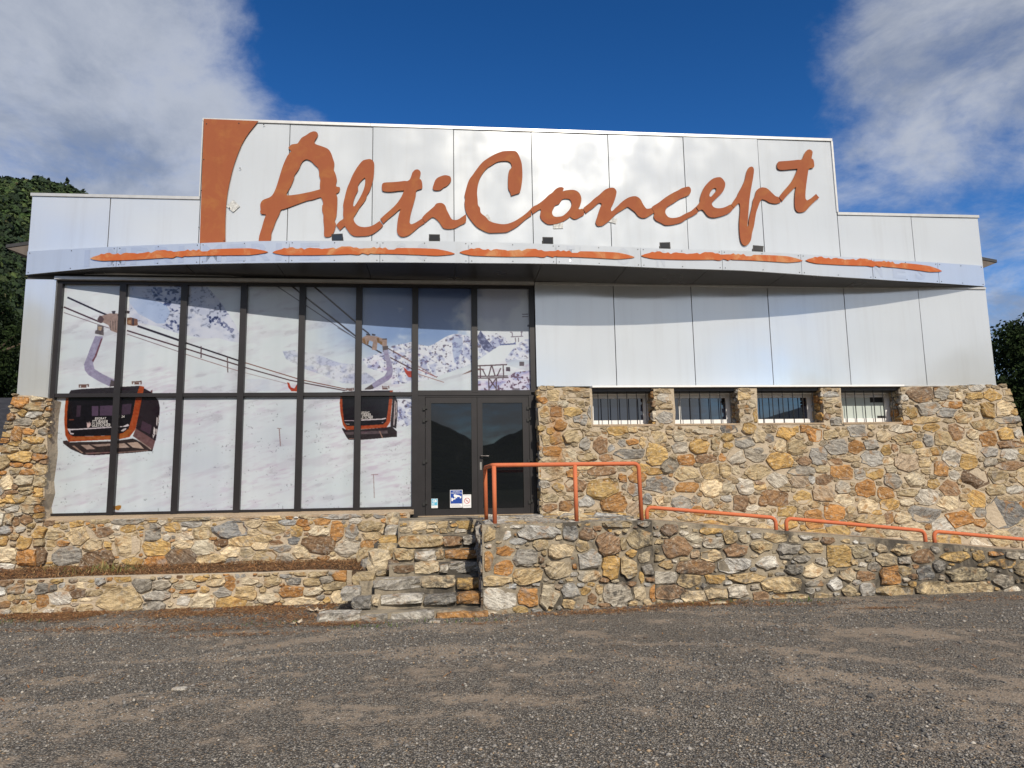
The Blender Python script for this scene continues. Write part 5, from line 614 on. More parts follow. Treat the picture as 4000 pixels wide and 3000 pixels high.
    im = im - (st(.35, .8, fbm(x*.7+1, z*.9+4, 97, 4))*np.clip(1.2-np.abs(z-2.6)*.4, 0, 1)*9)[..., None]*np.array([.9, 1.1, .6])
    for _ in range(2): im[1:-1, 1:-1] = im[1:-1, 1:-1]*.4 + .15*(im[:-2, 1:-1]+im[2:, 1:-1]+im[1:-1, :-2]+im[1:-1, 2:])
    return np.clip(im, 0, 255)/255.0
im = mural_image(); img = bpy.data.images.new('snow_scene_print', MW, MH)
buf = np.ones((MH, MW, 4), np.float32); buf[..., :3] = im*np.array([.86, .88, .893]); img.pixels.foreach_set(buf.ravel()); img.update(); img.pack()
ti = t.new('ShaderNodeTexImage'); ti.image = img; uvn = t.new('ShaderNodeUVMap'); uvn.uv_map = 'uv'; t.l.new(uvn.outputs[0], ti.inputs[0])
nb = t.bump(t.noise(t.vec('World'), 1.1, 2, .4), .05, .10)
M_FILM = t.fin(ti.outputs[0], 0.16, 0.0, nb, IOR=1.6)

GXS = [-6.767, -5.665, -4.612, -3.572, -2.532, -1.511, -0.487, 0.610, 1.700]
SF = MB().box(-6.795, 1.74, .055, .155, 5.545, 5.600).build('window_wall_frame', M_FRAME, B)
for i, x in enumerate(GXS):
    w_ = .055 if i not in (0, 8) else .045; zb = 1.475 if i <= 6 else 3.565
    xa, xb = (x-w_, x+w_)
    if i == 6: zb = 1.33
    if i == 0: xa, xb = x-.03, x+.075
    if i == 8: xa, xb = x-.055, x+.035
    MB().box(xa, xb, .045, .155, zb, 5.543).build('mullion', M_FRAME, SF)
pw = [(GXS[i] + (.076 if i == 0 else .056), GXS[i+1] - (.056)) for i in range(8)]
for i, (a, b) in enumerate(pw):
    if i < 6:
        MB().box(a, b, .058, .155, 3.512, 3.578).build('transom', M_FRAME, SF)
        MB().box(a, b, .058, .155, 1.478, 1.520).build('bottom_rail', M_FRAME, SF)
    uvf = lambda x, y, z: ((x-MX0)/(MX1-MX0), (z-MZ0)/(MZ1-MZ0))
    MB().box(a-.01, b+.01, .125, .140, 3.57 if i < 6 else 3.60, 5.55).build('pane', M_FILM, SF, uvfn=uvf)
    if i < 6: MB().box(a-.01, b+.01, .125, .140, 1.51, 3.52).build('pane', M_FILM, SF, uvfn=uvf)
MB().box(-.43, 1.645, .050, .155, 3.512, 3.606).build('transom', M_FRAME, SF)

# lettering printed on the two gondola cabins (flat sheets 2 mm proud of the film)
DG = []
def text_obj(body, size, loc, mat, parent, name='printed_word', width=None, extrude=0.0, rot=(math.pi/2, 0, 0), bold=0.0, shear=0.0, align='LEFT'):
    c = bpy.data.curves.new(name, 'FONT'); c.body = body; c.size = size; c.extrude = extrude; c.offset = bold; c.shear = shear; c.align_x = align; c.resolution_u = 2
    o = bpy.data.objects.new(name, c); COL.objects.link(o); DG.append((o, name, loc, mat, parent, width, rot)); return o
for s_, x, z, w_ in MURAL_TEXT:
    text_obj(s_, .078 if s_ not in ('EISGRAT', '24') else .055, (x, .1225, z), plain('print_white', (.50, .48, .47), .4) if 'M_PRW' not in globals() else M_PRW, SF, width=w_, bold=.0005, shear=.15)
    M_PRW = bpy.data.materials['print_white']
for s_, a, b in GHOST:
    n_ = len(s_); h = .30
    for i, ch in enumerate(s_):
        x = a + (b-a)*(i+.1)/n_; y = canopy_y(x)-.0145; sl = math.atan2(canopy_y(x+.05)-canopy_y(x-.05), .1)
        text_obj(ch, h*1.36, (x, y, (canopy_top(x)+canopy_bot(x))/2-.14), M_GHOST, CAN, 'faded_letter', width=(b-a)/n_*(.80 if ch != 'I' else .25), rot=(math.pi/2, 0, sl), bold=.012)

# ---- entrance door
DF = MB()
for bx in [(-.435, -.305, .060, .155, 1.335, 3.511), (1.600, 1.665, .060, .155, 1.335, 3.511), (-.303, 1.598, .064, .155, 3.482, 3.511), (1.667, 1.745, .075, .155, 1.335, 3.511)]: DF.box(*bx)
DF = DF.build('door_frame', M_FRAME, B)
for k, (a, b, ga, gb) in enumerate([(-.296, .632, -.205, .545), (.646, 1.592, .730, 1.485)]):
    d = MB()
    d.box(a, ga, .052, .10, 1.352, 3.474).box(gb, b, .052, .10, 1.352, 3.474).box(ga+.001, gb-.001, .052, .10, 3.378, 3.474).box(ga+.001, gb-.001, .052, .10, 1.352, 1.452)
    d = d.build('door_leaf', M_FRAME, B)
    MB().box(ga-.01, gb+.01, .078, .086, 1.445, 3.385).build('door_glass', M_GLASS, d)
    r = .006; mm = MB()
    for bx in [(ga, ga+.009, .0495, .0515, 1.452, 3.378), (gb-.009, gb, .0495, .0515, 1.452, 3.378), (ga+.01, gb-.01, .0495, .0515, 1.452, 1.461), (ga+.01, gb-.01, .0495, .0515, 3.369, 3.378)]: mm.box(*bx)
    mm.build('glass_seal', M_RUBBER, d)
    hx = a-.006 if k == 0 else b+.006
    for z in (1.56, 2.30, 3.05, 3.27):
        MB().box(hx-.045, hx-.002, .028, .0505, z-.03, z+.025).box(hx+.002, hx+.040, .024, .0505, z-.005, z+.055).build('hinge', M_RUBBER, d)
    if k:
        MB().tube([(.700, .05, 2.40), (.700, .0, 2.40)], .014, 8).tube([(.700, .002, 2.40), (.80, -.004, 2.395), (.845, .0, 2.395)], .012, 8).build('handle', M_STEEL, d)
        MB().box(.682, .716, .046, .0518, 2.15, 2.29).build('lock_plate', plain('lock_plate', (.35, .34, .31), .4, .7), d)
MB().box(.634, .644, .07, .10, 1.352, 3.474).build('meeting_seal', M_RUBBER, B)
MB().box(-.43, 1.72, .0, .155, 1.336, 1.350).build('threshold', M_SILL, B)

# notices stuck on the door glass
M_BLUE = NT('notice_blue').fin((0.012, 0.055, 0.30), .35); M_WHITE = NT('notice_white').fin((.78, .78, .78), .4); M_CYAN = NT('notice_cyan').fin((.10, .42, .60), .35); M_RED = NT('notice_red').fin((.5, .03, .03), .4); M_INK = NT('notice_ink').fin((.25, .27, .30), .5)
def notice(x0, x1, z0, z1, label):
    T = thing('notice', ((x0+x1)/2, .076, z0), label, 'notice', 'notices stuck inside the left door leaf'); MB().box(x0, x1, .0735, .0765, z0, z1).build('sheet', M_WHITE, T); return T
N1 = notice(.142, .366, 1.484, 1.798, 'blue and white camera surveillance notice, biggest sheet on the door glass')
MB().box(.150, .358, .0715, .0733, 1.555, 1.790).build('printed_field', M_BLUE, N1)
m = MB(); m.prism([(.205, 1.700), (.215, 1.722), (.300, 1.702), (.345, 1.680), (.340, 1.650), (.285, 1.640), (.215, 1.672)], .0695, .0713); m.build('camera_symbol', M_WHITE, N1)
m = MB(); m.prism([(.165, 1.600), (.190, 1.600), (.196, 1.625), (.236, 1.630), (.246, 1.668), (.226, 1.668), (.220, 1.648), (.190, 1.645), (.186, 1.660), (.165, 1.660)], .0695, .0713); m.build('camera_symbol', M_WHITE, N1)
m = MB(); m.box(.268, .318, .0680, .0693, 1.632, 1.672); m.build('camera_symbol', M_BLUE, N1)
text_obj('SITE SOUS', .034, (.190, .0712, 1.757), M_WHITE, N1, width=.125); text_obj('VIDEOPROTECTION', .030, (.158, .0712, 1.730), M_WHITE, N1, width=.192)
for i in range(3): MB().box(.156, .352-.02*i, .0718, .0733, 1.500+.017*i, 1.505+.017*i).build('printed_line', M_INK, N1)
N2 = notice(.372, .520, 1.476, 1.712, 'white no smoking notice with red ring, right of the blue notice')
m = MB(); n = 24
for i in range(n):
    a, b = 6.2832*i/n, 6.2832*(i+1)/n; c, z = .446, 1.602
    m.add([(c+math.cos(q_)*r_, .0715, z+math.sin(q_)*r_) for q_, r_ in ((a, .052), (b, .052), (b, .044), (a, .044))], [(0, 3, 2, 1)])
m.prism([(.412, 1.632), (.418, 1.638), (.480, 1.572), (.474, 1.566)], .0700, .0713); m.build('ring_symbol', M_RED, N2)
MB().box(.425, .468, .0718, .0733, 1.596, 1.606).build('cigarette_symbol', M_INK, N2)
for z in (1.690, 1.520, 1.506): MB().box(.388, .504, .0718, .0733, z, z+.004).build('printed_line', M_INK, N2)
N3 = notice(-.193, -.079, 1.483, 1.649, 'small pale blue payment card sticker at bottom left of the door glass')
MB().box(-.188, -.084, .0715, .0733, 1.530, 1.645).build('printed_field', M_CYAN, N3)
text_obj('CB', .062, (-.172, .0712, 1.588), M_WHITE, N3, width=.075, bold=.003)
MB().box(-.176, -.140, .0695, .0713, 1.545, 1.572).build('card_symbol', M_WHITE, N3); MB().box(-.170, -.146, .0680, .0693, 1.553, 1.566).build('card_symbol', M_CYAN, N3)
for x in (-.17, -.145, -.12): MB().box(x, x+.014, .0718, .0733, 1.497, 1.505).build('printed_line', M_INK, N3)

# ---- four barred windows in the stone base
WIN = [(2.735, 3.815), (4.262, 5.425), (5.853, 7.045), (7.507, 8.630)]
for k, (a, b) in enumerate(WIN):
    f = MB()
    z0, z1 = 2.955, 3.515; fw = .075
    f.box(a-.05, a+fw, .06, .13, z0, z1).box(b-fw+.02, b+.05, .06, .13, z0, z1).box(a+fw+.001, b-fw+.019, .06, .13, z0, z0+fw).box(a+fw+.001, b-fw+.019, .06, .13, z1-fw, z1)
    if k in (1,): f.box((a*.82+b*.18)-.018, (a*.82+b*.18)+.018, .068, .13, z0+fw+.001, z1-fw-.001)
    f = f.build('barred_window', M_PVC, B)
    MB().box(a+fw-.01, b-fw+.03, .085, .095, z0+fw-.01, z1-fw+.01).build('pane', M_BLIND if k == 3 else M_WGLASS, f)
    if k == 3:
        MB().box(b-.34, b-fw+.018, .080, .084, z1-fw-.10, z1-fw).build('dark_gap', M_RUBBER, f); MB().box(b-.22, b-fw+.018, .080, .084, z0+fw, z0+fw+.05).build('dark_gap', M_RUBBER, f)
    MB().box(a-.05, b+.10, -.168, .055, 3.520, 3.596).build('roller_box', M_BEAM, f)
    nb_ = 6 if k < 2 else 6
    for i in range(nb_): 
        x = a + (b-a)*(i+.62)/nb_
        MB().tube([(x, -.20, 2.90), (x, -.20, 3.534)], .0085, 8).build('bar', M_BAR, f)
MB().box(2.70, 8.72, -.240, -.172, 3.535, 3.598).build('lintel_strip', M_BEAM, B)
# ------------------------------------------------------------------ sign letters, orange corner panel, brush strokes
def smooth_loop(pts, sub=3):
    n = len(pts); out = []
    for i in range(n):
        p0, p1, p2, p3 = [np.array(pts[(i+k-1) % n]) for k in range(4)]
        v1, v2 = p1-p0, p2-p1; c1 = float(v1@v2/(np.linalg.norm(v1)*np.linalg.norm(v2)+1e-9)); v3 = p3-p2; c2 = float(v2@v3/(np.linalg.norm(v2)*np.linalg.norm(v3)+1e-9))
        t1 = (p2-p0)*.5*(1 if c1 > .45 else 0); t2 = (p3-p1)*.5*(1 if c2 > .45 else 0); l = np.linalg.norm(v2)
        for t_, s_ in ((t1, 0), (t2, 0)):
            q_ = np.linalg.norm(t_)
            if q_ > l*1.2: t_ *= l*1.2/q_
        for k in range(sub):
            s = k/sub; h = (2*s**3-3*s**2+1, s**3-2*s**2+s, -2*s**3+3*s**2, s**3-s**2); out.append(tuple(h[0]*p1+h[1]*t1+h[2]*p2+h[3]*t2))
    return out
CUT = []
def cutout(name, loops, y_front, thick, parent, mats, sub=3):
    """flat plate cut to an outline, standing off the wall"""
    c = bpy.data.curves.new(name, 'CURVE'); c.dimensions = '2D'; c.fill_mode = 'BOTH'; c.extrude = thick/2
    for lp in loops:
        lp = smooth_loop(lp, sub) if sub > 1 else lp
        s = c.splines.new('POLY'); s.points.add(len(lp)-1); s.use_cyclic_u = True
        for p, q_ in zip(s.points, lp): p.co = (q_[0], q_[1], 0, 1)
    o = bpy.data.objects.new(name, c); COL.objects.link(o); CUT.append((o, name, y_front+thick/2, parent, mats)); return o
SG = thing('letter_sign', (2.5, -.05, 6.2), 'large terracotta brush script letters reading AltiConcept on the white parapet', 'sign')
for nme, outer, hole in LETTERS:
    cutout('letter' if nme != 'dot' else 'letter_dot', [outer] + ([hole] if hole else []), -.030, .014, SG, (M_SIGN, M_SIGNEDGE))
OP = thing('orange_sign_panel', (-4.2, -.05, 5.9), 'tall terracotta panel with curved right edge at the left end of the parapet', 'sign')
cutout('plate', [ORANGE_PANEL], -.030, .014, OP, (M_SIGN, M_SIGNEDGE), 2)
for x, z in [(-4.33, 8.60), (-3.75, 8.63), (-3.30, 8.62), (-4.35, 7.9), (-3.70, 7.75), (-4.37, 7.3), (-3.93, 6.35), (-4.38, 6.6), (-3.86, 6.98)]:
    MB().tube([(x, -.028, z), (x, -.036, z)], .011, 8).build('screw', M_LAMPB, OP)
# clear fixing plates showing round the letters
for x, z, a, w_, h_ in [(-3.80, 7.02, .8, .17, .17), (-3.03, 7.19, .8, .15, .15), (-1.27, 6.27, 0, .17, .26), (.83, 6.84, .45, .20, .18), (2.22, 6.83, .05, .19, .24), (3.27, 6.90, -.25, .20, .10), (4.23, 6.97, .4, .12, .06)]:
    ca, sa = math.cos(a), math.sin(a); m = MB(); m.prism([(x+ca*p-sa*q_, z+sa*p+ca*q_) for p, q_ in ((-w_/2, -h_/2), (w_/2, -h_/2), (w_/2, h_/2), (-w_/2, h_/2))], -.018, -.012); m.build('mounting_plate', M_CLEAR, SG)

BS = thing('stroke_sign', (1.8, -1.0, 5.7), 'five ragged orange brush strokes along the curved canopy fascia', 'sign')
for k, ((xa, za), (xm, zm), (xb, zb)) in enumerate(STROKES):
    r = np.random.default_rng(60); n = 64; s = np.linspace(0, 1, n); x = xa+(xb-xa)*s
    bow = zm - (za+zb)/2; zc_ = za+(zb-za)*s + bow*4*s*(1-s)*.8 + .018*np.sin(6.28*(s*1.05+.3)); tap = np.clip(s/.07, 0, 1)**.55*np.clip((1-s)/.10, 0, 1)**.6
    rg = (r.random(n)-.5)*.045*(s > .05)*(s < .62); step = np.where((s > .30) & (s < .62), .02, 0) - np.where((s > .62) & (s < .68), .035, 0)
    top = zc_ + tap*(.060 + step*.8) + rg*tap; bot = zc_ - tap*(.050 + .012*np.sin(9*s)) + np.where((s > .42) & (s < .55), (r.random(n)-.5)*.03, 0)
    vs, fs = [], []
    for i in range(n):
        y = canopy_y(x[i])-.020; a = (top[i] if top[i] > bot[i]+.004 else bot[i]+.004)
        vs += [(x[i], y-.012, bot[i]), (x[i], y-.012, a), (x[i], y, a), (x[i], y, bot[i])]
    for i in range(n-1):
        o = 4*i
        for j in range(4): fs.append((o+(j+1) % 4, o+j, o+4+j, o+4+(j+1) % 4))
    fs = [f[::-1] for f in fs]; MB().add(vs, fs).build('stroke', M_STROKE, BS)

dg = None
bpy.context.view_layer.update(); dg = bpy.context.evaluated_depsgraph_get()
for o, name, yc, parent, mats in CUT:
    me = bpy.data.meshes.new_from_object(o.evaluated_get(dg)); COL.objects.unlink(o)
    me.transform(Matrix.Rotation(math.pi/2, 4, 'X')); me.materials.clear(); [me.materials.append(m) for m in mats]
    for p in me.polygons: p.material_index = 0 if abs(p.normal.y) > .7 else 1
    a = np.array([v.co[:] for v in me.vertices]); c = (float(a[:, 0].mean()), 0.0, float(a[:, 2].min())); me.transform(Matrix.Translation((-c[0], 0, -c[2])))
    n_ = bpy.data.objects.new(name, me); n_.location = (c[0], yc, c[2]); link(n_, parent)
for o, name, loc, mat, parent, width, rot in DG:
    me = bpy.data.meshes.new_from_object(o.evaluated_get(dg)); COL.objects.unlink(o)
    if len(me.vertices) == 0: continue
    a = np.array([v.co[:] for v in me.vertices])
    if width: me.transform(Matrix.Translation((-a[:, 0].min(), 0, 0))); me.transform(Matrix.Diagonal((width/max(1e-6, a[:, 0].max()-a[:, 0].min()), 1, 1, 1)))
    me.transform(Matrix.LocRotScale(None, __import__('mathutils').Euler(rot), None)); me.materials.clear(); me.materials.append(mat)
    n_ = bpy.data.objects.new(name, me); n_.location = loc; link(n_, parent)

# ------------------------------------------------------------------ five floodlights on the canopy edge
WHERE = ['first from the left, below the letter A', 'under the letter i', 'under the gap between C and o', 'under the letter c near the middle right', 'furthest right, under the letter p']
fl0 = None
for k, x in enumerate(FLOOD):
    y = canopy_y(x)+.10; z = canopy_top(x)-.035; tilt = [(.2, -.12), (0, 0), (0, .0), (-.25, 0), (-.4, .15)][k]
    T = thing('floodlight', (x, y, z), 'small black floodlight on the canopy edge, ' + WHERE[k], 'floodlight', 'floodlights along the canopy')
    if fl0 is None:
        h = MB(); h.prism([(-.125, .10), (.125, .10), (.11, .255), (-.11, .255)], -.055, .055); h.box(-.14, .14, -.07, -.056, .085, .27)
        m_ = MB(); m_.v = [(x+p[0], y+p[1], z+p[2]) for p in h.v]; m_.f = h.f; m_.m = h.m; hd = m_.build('lamp_head', M_LAMPB, T, loc=(x, y, z))
        gl = MB().box(x-.115, x+.115, y-.078, y-.071, z+.11, z+.245).build('lamp_glass', M_LAMPG, T, loc=(x, y, z))
        bk = MB().tube([(x-.135, y, z+.19), (x-.135, y, z+.02), (x+.135, y, z+.02), (x+.135, y, z+.19)], .012, 6).box(x-.05, x+.05, y-.04, y+.04, z-.005, z+.02).build('bracket', M_LAMPB, T, loc=(x, y, z))
        fl0 = [hd, gl, bk]
    else:
        for p in fl0:
            c = p.copy(); COL.objects.link(c); c.parent = T
    T.scale = (.68, .68, .68); T.rotation_euler = (tilt[0]*.5, tilt[1], tilt[0]*.6)

# ------------------------------------------------------------------ rubble masonry
def parse(s): 
    return [(float(a), float(b), float(c)*1.07, float(d)*1.07, e) for a, b, c, d, e in (q_.split(',') for q_ in s.split())]
def pack_stones(seeds, region, box, seed, sizes=(.21, .165, .125, .09, .06, .045), gap=(.003, .015), elong=1.0, mix='cttyyyoobgglct'):
    r = np.random.default_rng(seed); u0, u1, v0, v1 = box
    S_ = [list(s) for s in seeds if region(np.array([s[0]]), np.array([s[1]]))[0]]
    for sz in sizes:
        n = int((u1-u0)*(v1-v0)/sz**2*1.6)
        for _ in range(n):
            a = sz*r.uniform(.9, 1.5)*elong; b = sz*r.uniform(.5, 1.0); u, v = r.uniform(u0, u1), r.uniform(v0, v1)
            if not region(np.array([u, u-a*.5, u+a*.5, u, u]), np.array([v, v, v, v-b*.55, v+b*.55])).all(): continue
            if S_:
                A = np.array([q_[:4] for q_ in S_]); d = ((u-A[:, 0])/(A[:, 2]*.93+a*.70))**2 + ((v-A[:, 1])/(A[:, 3]*.93+b*.70))**2
                if d.min() < 1: continue
            S_.append([u, v, a, b, mix[r.integers(len(mix))]])
    A = np.array([q_[:4] for q_ in S_]); out = []
    for i, (u, v, a, b, c) in enumerate(S_):
        K = 56; th = np.linspace(0, 6.2832, K, endpoint=False)
        # an angular outline: a few straight sides at uneven angles, then cut back by the neighbours
        ns = r.integers(4, 7); ph = np.linspace(0, 6.2832, ns, endpoint=False) + r.uniform(-.25, .25) + r.uniform(-.30, .30, ns); dk = r.uniform(.80, 1.16, ns)
        with np.errstate(divide='ignore'):
            cs_ = np.cos(th[:, None]-ph[None]); tmax = np.where(cs_ > .05, dk[None]/np.maximum(cs_, .05), 9).min(1)
        tmax = np.minimum(tmax, 1.42)*(1 + .05*np.sin(th*r.integers(3, 6)+r.uniform(0, 6)) + r.normal(0, .018, K))
        ts = np.linspace(.2, 1.7, 44); dx = np.cos(th)*a; dy = np.sin(th)*b
        U = u+ts[None]*dx[:, None]; Vv = v+ts[None]*dy[:, None]
        near = [j for j in np.where((np.abs(A[:, 0]-u) < (A[:, 2]+a)*1.6) & (np.abs(A[:, 1]-v) < (A[:, 3]+b)*1.6))[0] if j != i]
        ok = region(U.ravel(), Vv.ravel()).reshape(U.shape)
        if near:
            dn = np.min([np.hypot((U-A[j, 0])/A[j, 2], (Vv-A[j, 1])/A[j, 3]) for j in near], 0); ok &= dn > ts[None]*.97
        bad = ~ok; first = np.where(bad.any(1), ts[np.argmax(bad, 1)], 9.0)
        t_ = np.minimum(tmax, first); L_ = np.hypot(dx, dy)*t_; g = r.uniform(*gap)
        k = t_*np.maximum(L_ - g, L_*.55)/np.maximum(L_, 1e-6)
        P_ = np.stack([dx*k, dy*k], -1); keep = list(range(K)); want = 12 if a*b > .004 else 9
        while len(keep) > want:                               # drop the corners that matter least
            q_ = P_[keep]; e1 = q_-np.roll(q_, 1, 0); e2 = np.roll(q_, -1, 0)-q_; ar = np.abs(e1[:, 0]*e2[:, 1]-e1[:, 1]*e2[:, 0]); keep.pop(int(ar.argmin()))
        out.append((u, v, [tuple(p) for p in P_[keep]], c, min(a, b)))
    out.sort(key=lambda q_: -q_[4])
    return out
def lay_stones(parent, stones, O, U, Vv, N, seed, limit=300, depth=(.018, .050), name='stone', mat=None):
    mat = mat or M_STONE
    r = np.random.default_rng(seed); O, U, Vv, N = Vector(O), Vector(U).normalized(), Vector(Vv).normalized(), Vector(N).normalized()
    flip = U.cross(Vv).dot(N) < 0; rest = []
    for idx, (u, v, pts, c, sz) in enumerate(stones):
        if len(pts) < 5: continue
        K = len(pts); d = r.uniform(*depth)*min(1.25, .55 + sz*5); tu, tv = r.normal(0, .10, 2); vs = []
        for (x, y) in pts: vs.append((x, y, -.03))
        for (x, y) in pts: vs.append((x*.985, y*.985, d*r.uniform(.55, .95)))
        s_ = r.uniform(.66, .88)
        for (x, y) in pts: vs.append((x*s_*r.uniform(.90, 1.06), y*s_*r.uniform(.90, 1.06), d*r.uniform(.85, 1.20)+x*tu+y*tv))
        vs.append((r.uniform(-.1, .1)*sz, r.uniform(-.1, .1)*sz, d*r.uniform(.90, 1.25)))
        fs = []
        for i in range(K):
            j = (i+1) % K; fs += [(i, j, K+j, K+i), (K+i, K+j, 2*K+j, 2*K+i), (2*K+i, 2*K+j, 3*K)]
        if flip: fs = [f[::-1] for f in fs]
        w = [tuple(U*x+Vv*y+N*z) for x, y, z in vs]
        b = STONE_COL[c]; j = r.uniform(.76, 1.24); hw = r.normal(0, .045); colr = tuple(max(.02, q_*j*(1+h_)) for q_, h_ in zip(b, (hw, hw*.25, -hw))) + (1,)
        if idx >= limit: rest.append((w, fs, tuple(O+U*u+Vv*v), colr)); continue
        me = bpy.data.meshes.new(name); me.from_pydata(w, [], fs); me.materials.append(mat); me.update()
        o = bpy.data.objects.new(name, me); o.location = O+U*u+Vv*v; o.color = colr; link(o, parent)
    if rest:
        m = MB()
        for w, fs, c, colr in rest: m.add([(p[0]+c[0], p[1]+c[1], p[2]+c[2]) for p in w], fs)
        o = m.build('small_stones', mat, parent); o.color = (.36, .29, .19, 1); o['kind'] = 'stuff'
def rocky(name, parent, x0, x1, y0, y1, z0, z1, c, seed, jit=.10, mat=None):
    """a hewn block: subdivided box with worn corners and broken faces"""
    r = np.random.default_rng(seed); vs, fs, idx = [], [], {}
    N_ = (4, 3, 3); cx, cy, cz = (x0+x1)/2, (y0+y1)/2, (z0+z1)/2; hx, hy, hz = (x1-x0)/2, (y1-y0)/2, (z1-z0)/2; mn = min(hx, hy, hz)
    def vid(i, j, k):
        if (i, j, k) not in idx:
            p = np.array([i/N_[0]*2-1, j/N_[1]*2-1, k/N_[2]*2-1]); e = (np.abs(p) > .99).sum()
            q_ = p*np.array([hx, hy, hz]); q_ -= np.sign(p)*(np.abs(p) > .99)*mn*(0, 0, .10, .22)[e]
            q_ += r.normal(0, jit*mn, 3)*np.array([1, 1, .55]); idx[(i, j, k)] = len(vs); vs.append(tuple(q_))
        return idx[(i, j, k)]
    for i in range(N_[0]):
        for j in range(N_[1]): fs += [(vid(i, j, 0), vid(i, j+1, 0), vid(i+1, j+1, 0), vid(i+1, j, 0)), (vid(i, j, N_[2]), vid(i+1, j, N_[2]), vid(i+1, j+1, N_[2]), vid(i, j+1, N_[2]))]
    for i in range(N_[0]):
        for k in range(N_[2]): fs += [(vid(i, 0, k), vid(i+1, 0, k), vid(i+1, 0, k+1), vid(i, 0, k+1)), (vid(i, N_[1], k), vid(i, N_[1], k+1), vid(i+1, N_[1], k+1), vid(i+1, N_[1], k))]
    for j in range(N_[1]):
        for k in range(N_[2]): fs += [(vid(0, j, k), vid(0, j, k+1), vid(0, j+1, k+1), vid(0, j+1, k)), (vid(N_[0], j, k), vid(N_[0], j+1, k), vid(N_[0], j+1, k+1), vid(N_[0], j, k+1))]
    me = bpy.data.meshes.new(name); me.from_pydata(vs, [], fs); me.materials.append(mat or M_STONE); me.update()
    o = bpy.data.objects.new(name, me); o.location = (cx, cy, cz); b = STONE_COL[c]; j = r.uniform(.88, 1.1); o.color = tuple(q_*j for q_ in b) + (1,)
    return link(o, parent)
def wavy(poly, amp, seed, step=.22):
    r = np.random.default_rng(seed); out = []
    for a, b in zip(poly, poly[1:] + poly[:1]):
        a, b = np.array(a), np.array(b); n = max(1, int(np.linalg.norm(b-a)/step))
        for k in range(n):
            p = a+(b-a)*k/n; out.append(tuple(p + (r.normal(0, amp, 2) if k else r.normal(0, amp*.4, 2))))
    return out
def in_poly(poly):
    p = np.array(poly)
    def f(u, v):
        ins = np.zeros(u.shape, bool)
        for k in range(len(p)):
            (xa, za), (xb, zb) = p[k-1], p[k]
            if za == zb: continue
            ins ^= ((za > v) != (zb > v)) & (u < (xb-xa)*(v-za)/(zb-za)+xa)
        return ins
    return f

# ---- base wall right of the door, with four openings
RW = thing('stone_wall', (6.4, -.3, GZ), 'tall rubble wall of tan and grey stones under the barred windows', 'stone wall')
top = 3.585; sill = 2.915
poly = [(1.745, GZ-.3), (12.2, GZ-.3), (11.75, .9), (11.34, 1.8), (11.12, 2.5), (10.98, 3.1), (10.86, 3.62)]
for a, b in [(WIN[3][0]-.02, WIN[3][1]+.05), (WIN[2][0]-.02, WIN[2][1]+.05), (WIN[1][0]-.02, WIN[1][1]+.05), (WIN[0][0]-.02, WIN[0][1]+.05)]:
    poly += [(b, top), (b+.01, sill), (a, sill), (a, top)]
poly += [(1.735, top+.03)]
core = wavy(poly, .010, 5)
MB().prism(core, -.30, .06).build('mortar_core', M_MORTAR, RW)
grow = [(1.70, GZ-.3), (12.3, GZ-.3), (11.80, .9), (11.39, 1.8), (11.17, 2.5), (11.03, 3.1), (10.90, 3.655)]
for a, b in [(WIN[3][0]-.05, WIN[3][1]+.03), (WIN[2][0]-.05, WIN[2][1]+.03), (WIN[1][0]-.05, WIN[1][1]+.03), (WIN[0][0]-.05, WIN[0][1]+.03)]: grow += [(b, 3.592), (b, sill-.025), (a, sill-.025), (a, 3.592)]
grow += [(1.69, 3.655)]
st_ = pack_stones(parse(SEED_R), in_poly(grow), (1.7, 11.4, .60, 3.65), 101, (.25, .20, .155, .115, .08, .055))
lay_stones(RW, st_, (0, -.30, 0), (1, 0, 0), (0, 0, 1), (0, -1, 0), 102, limit=298, depth=(.010, .034))
for k, (a, b) in enumerate(WIN):
    MB().slab(wavy([(a-.03, -.31), (b+.05, -.31), (b+.05, .06), (a-.03, .06)], .004, k), sill-.02, lambda x, y: sill+.012+.03*(y+.3)/.36).build('window_sill', M_SILL, RW)
    ss = pack_stones([], lambda u, v: (u > -.31) & (u < .05) & (v > sill+.01) & (v < 3.60), (-.3, .05, sill, 3.6), 110+k, (.11, .08, .05))
    lay_stones(RW, ss, (b+.05, 0, 0), (0, 1, 0), (0, 0, 1), (-1, 0, 0), 120+k, depth=(.02, .045))
ss = pack_stones([], lambda u, v: (u > -.31) & (u < .04) & (v > 1.35) & (v < 3.58), (-.3, .04, 1.35, 3.6), 131, (.12, .08, .05))
lay_stones(RW, ss, (1.742, 0, 0), (0, 1, 0), (0, 0, 1), (-1, 0, 0), 132, depth=(.012, .035))
t = NT('rust_run'); 

# ---- wall and pier under the window wall
LWL = thing('stone_wall', (-4, -.15, GZ), 'rubble wall under the snow scene window, with tapering pier at its left end', 'stone wall')
pier = [(-9.2, GZ-.3), (-6.62, GZ-.3), (-6.62, 3.44), (-7.22, 3.52), (-7.30, 2.9), (-7.40, 2.37), (-7.62, 1.75), (-8.1, 1.2)]
MB().prism(wavy(pier, .012, 8), -.20, .16).build('mortar_core', M_MORTAR, LWL)
MB().prism(wavy([(-6.619, GZ-.3), (-.70, GZ-.3), (-.56, 1.38), (-.60, 1.43), (-6.619, 1.40)], .008, 9), -.15, .05).build('mortar_core', M_MORTAR, LWL)
m = MB(); m.slab(wavy([(-6.615, -.165), (-.62, -.165), (-.50, .0), (-.50, .10), (-6.615, .10)], .006, 10), 1.385, lambda x, y: 1.41+.06*(y+.16)/.22); m.build('window_sill', M_SILL, LWL)
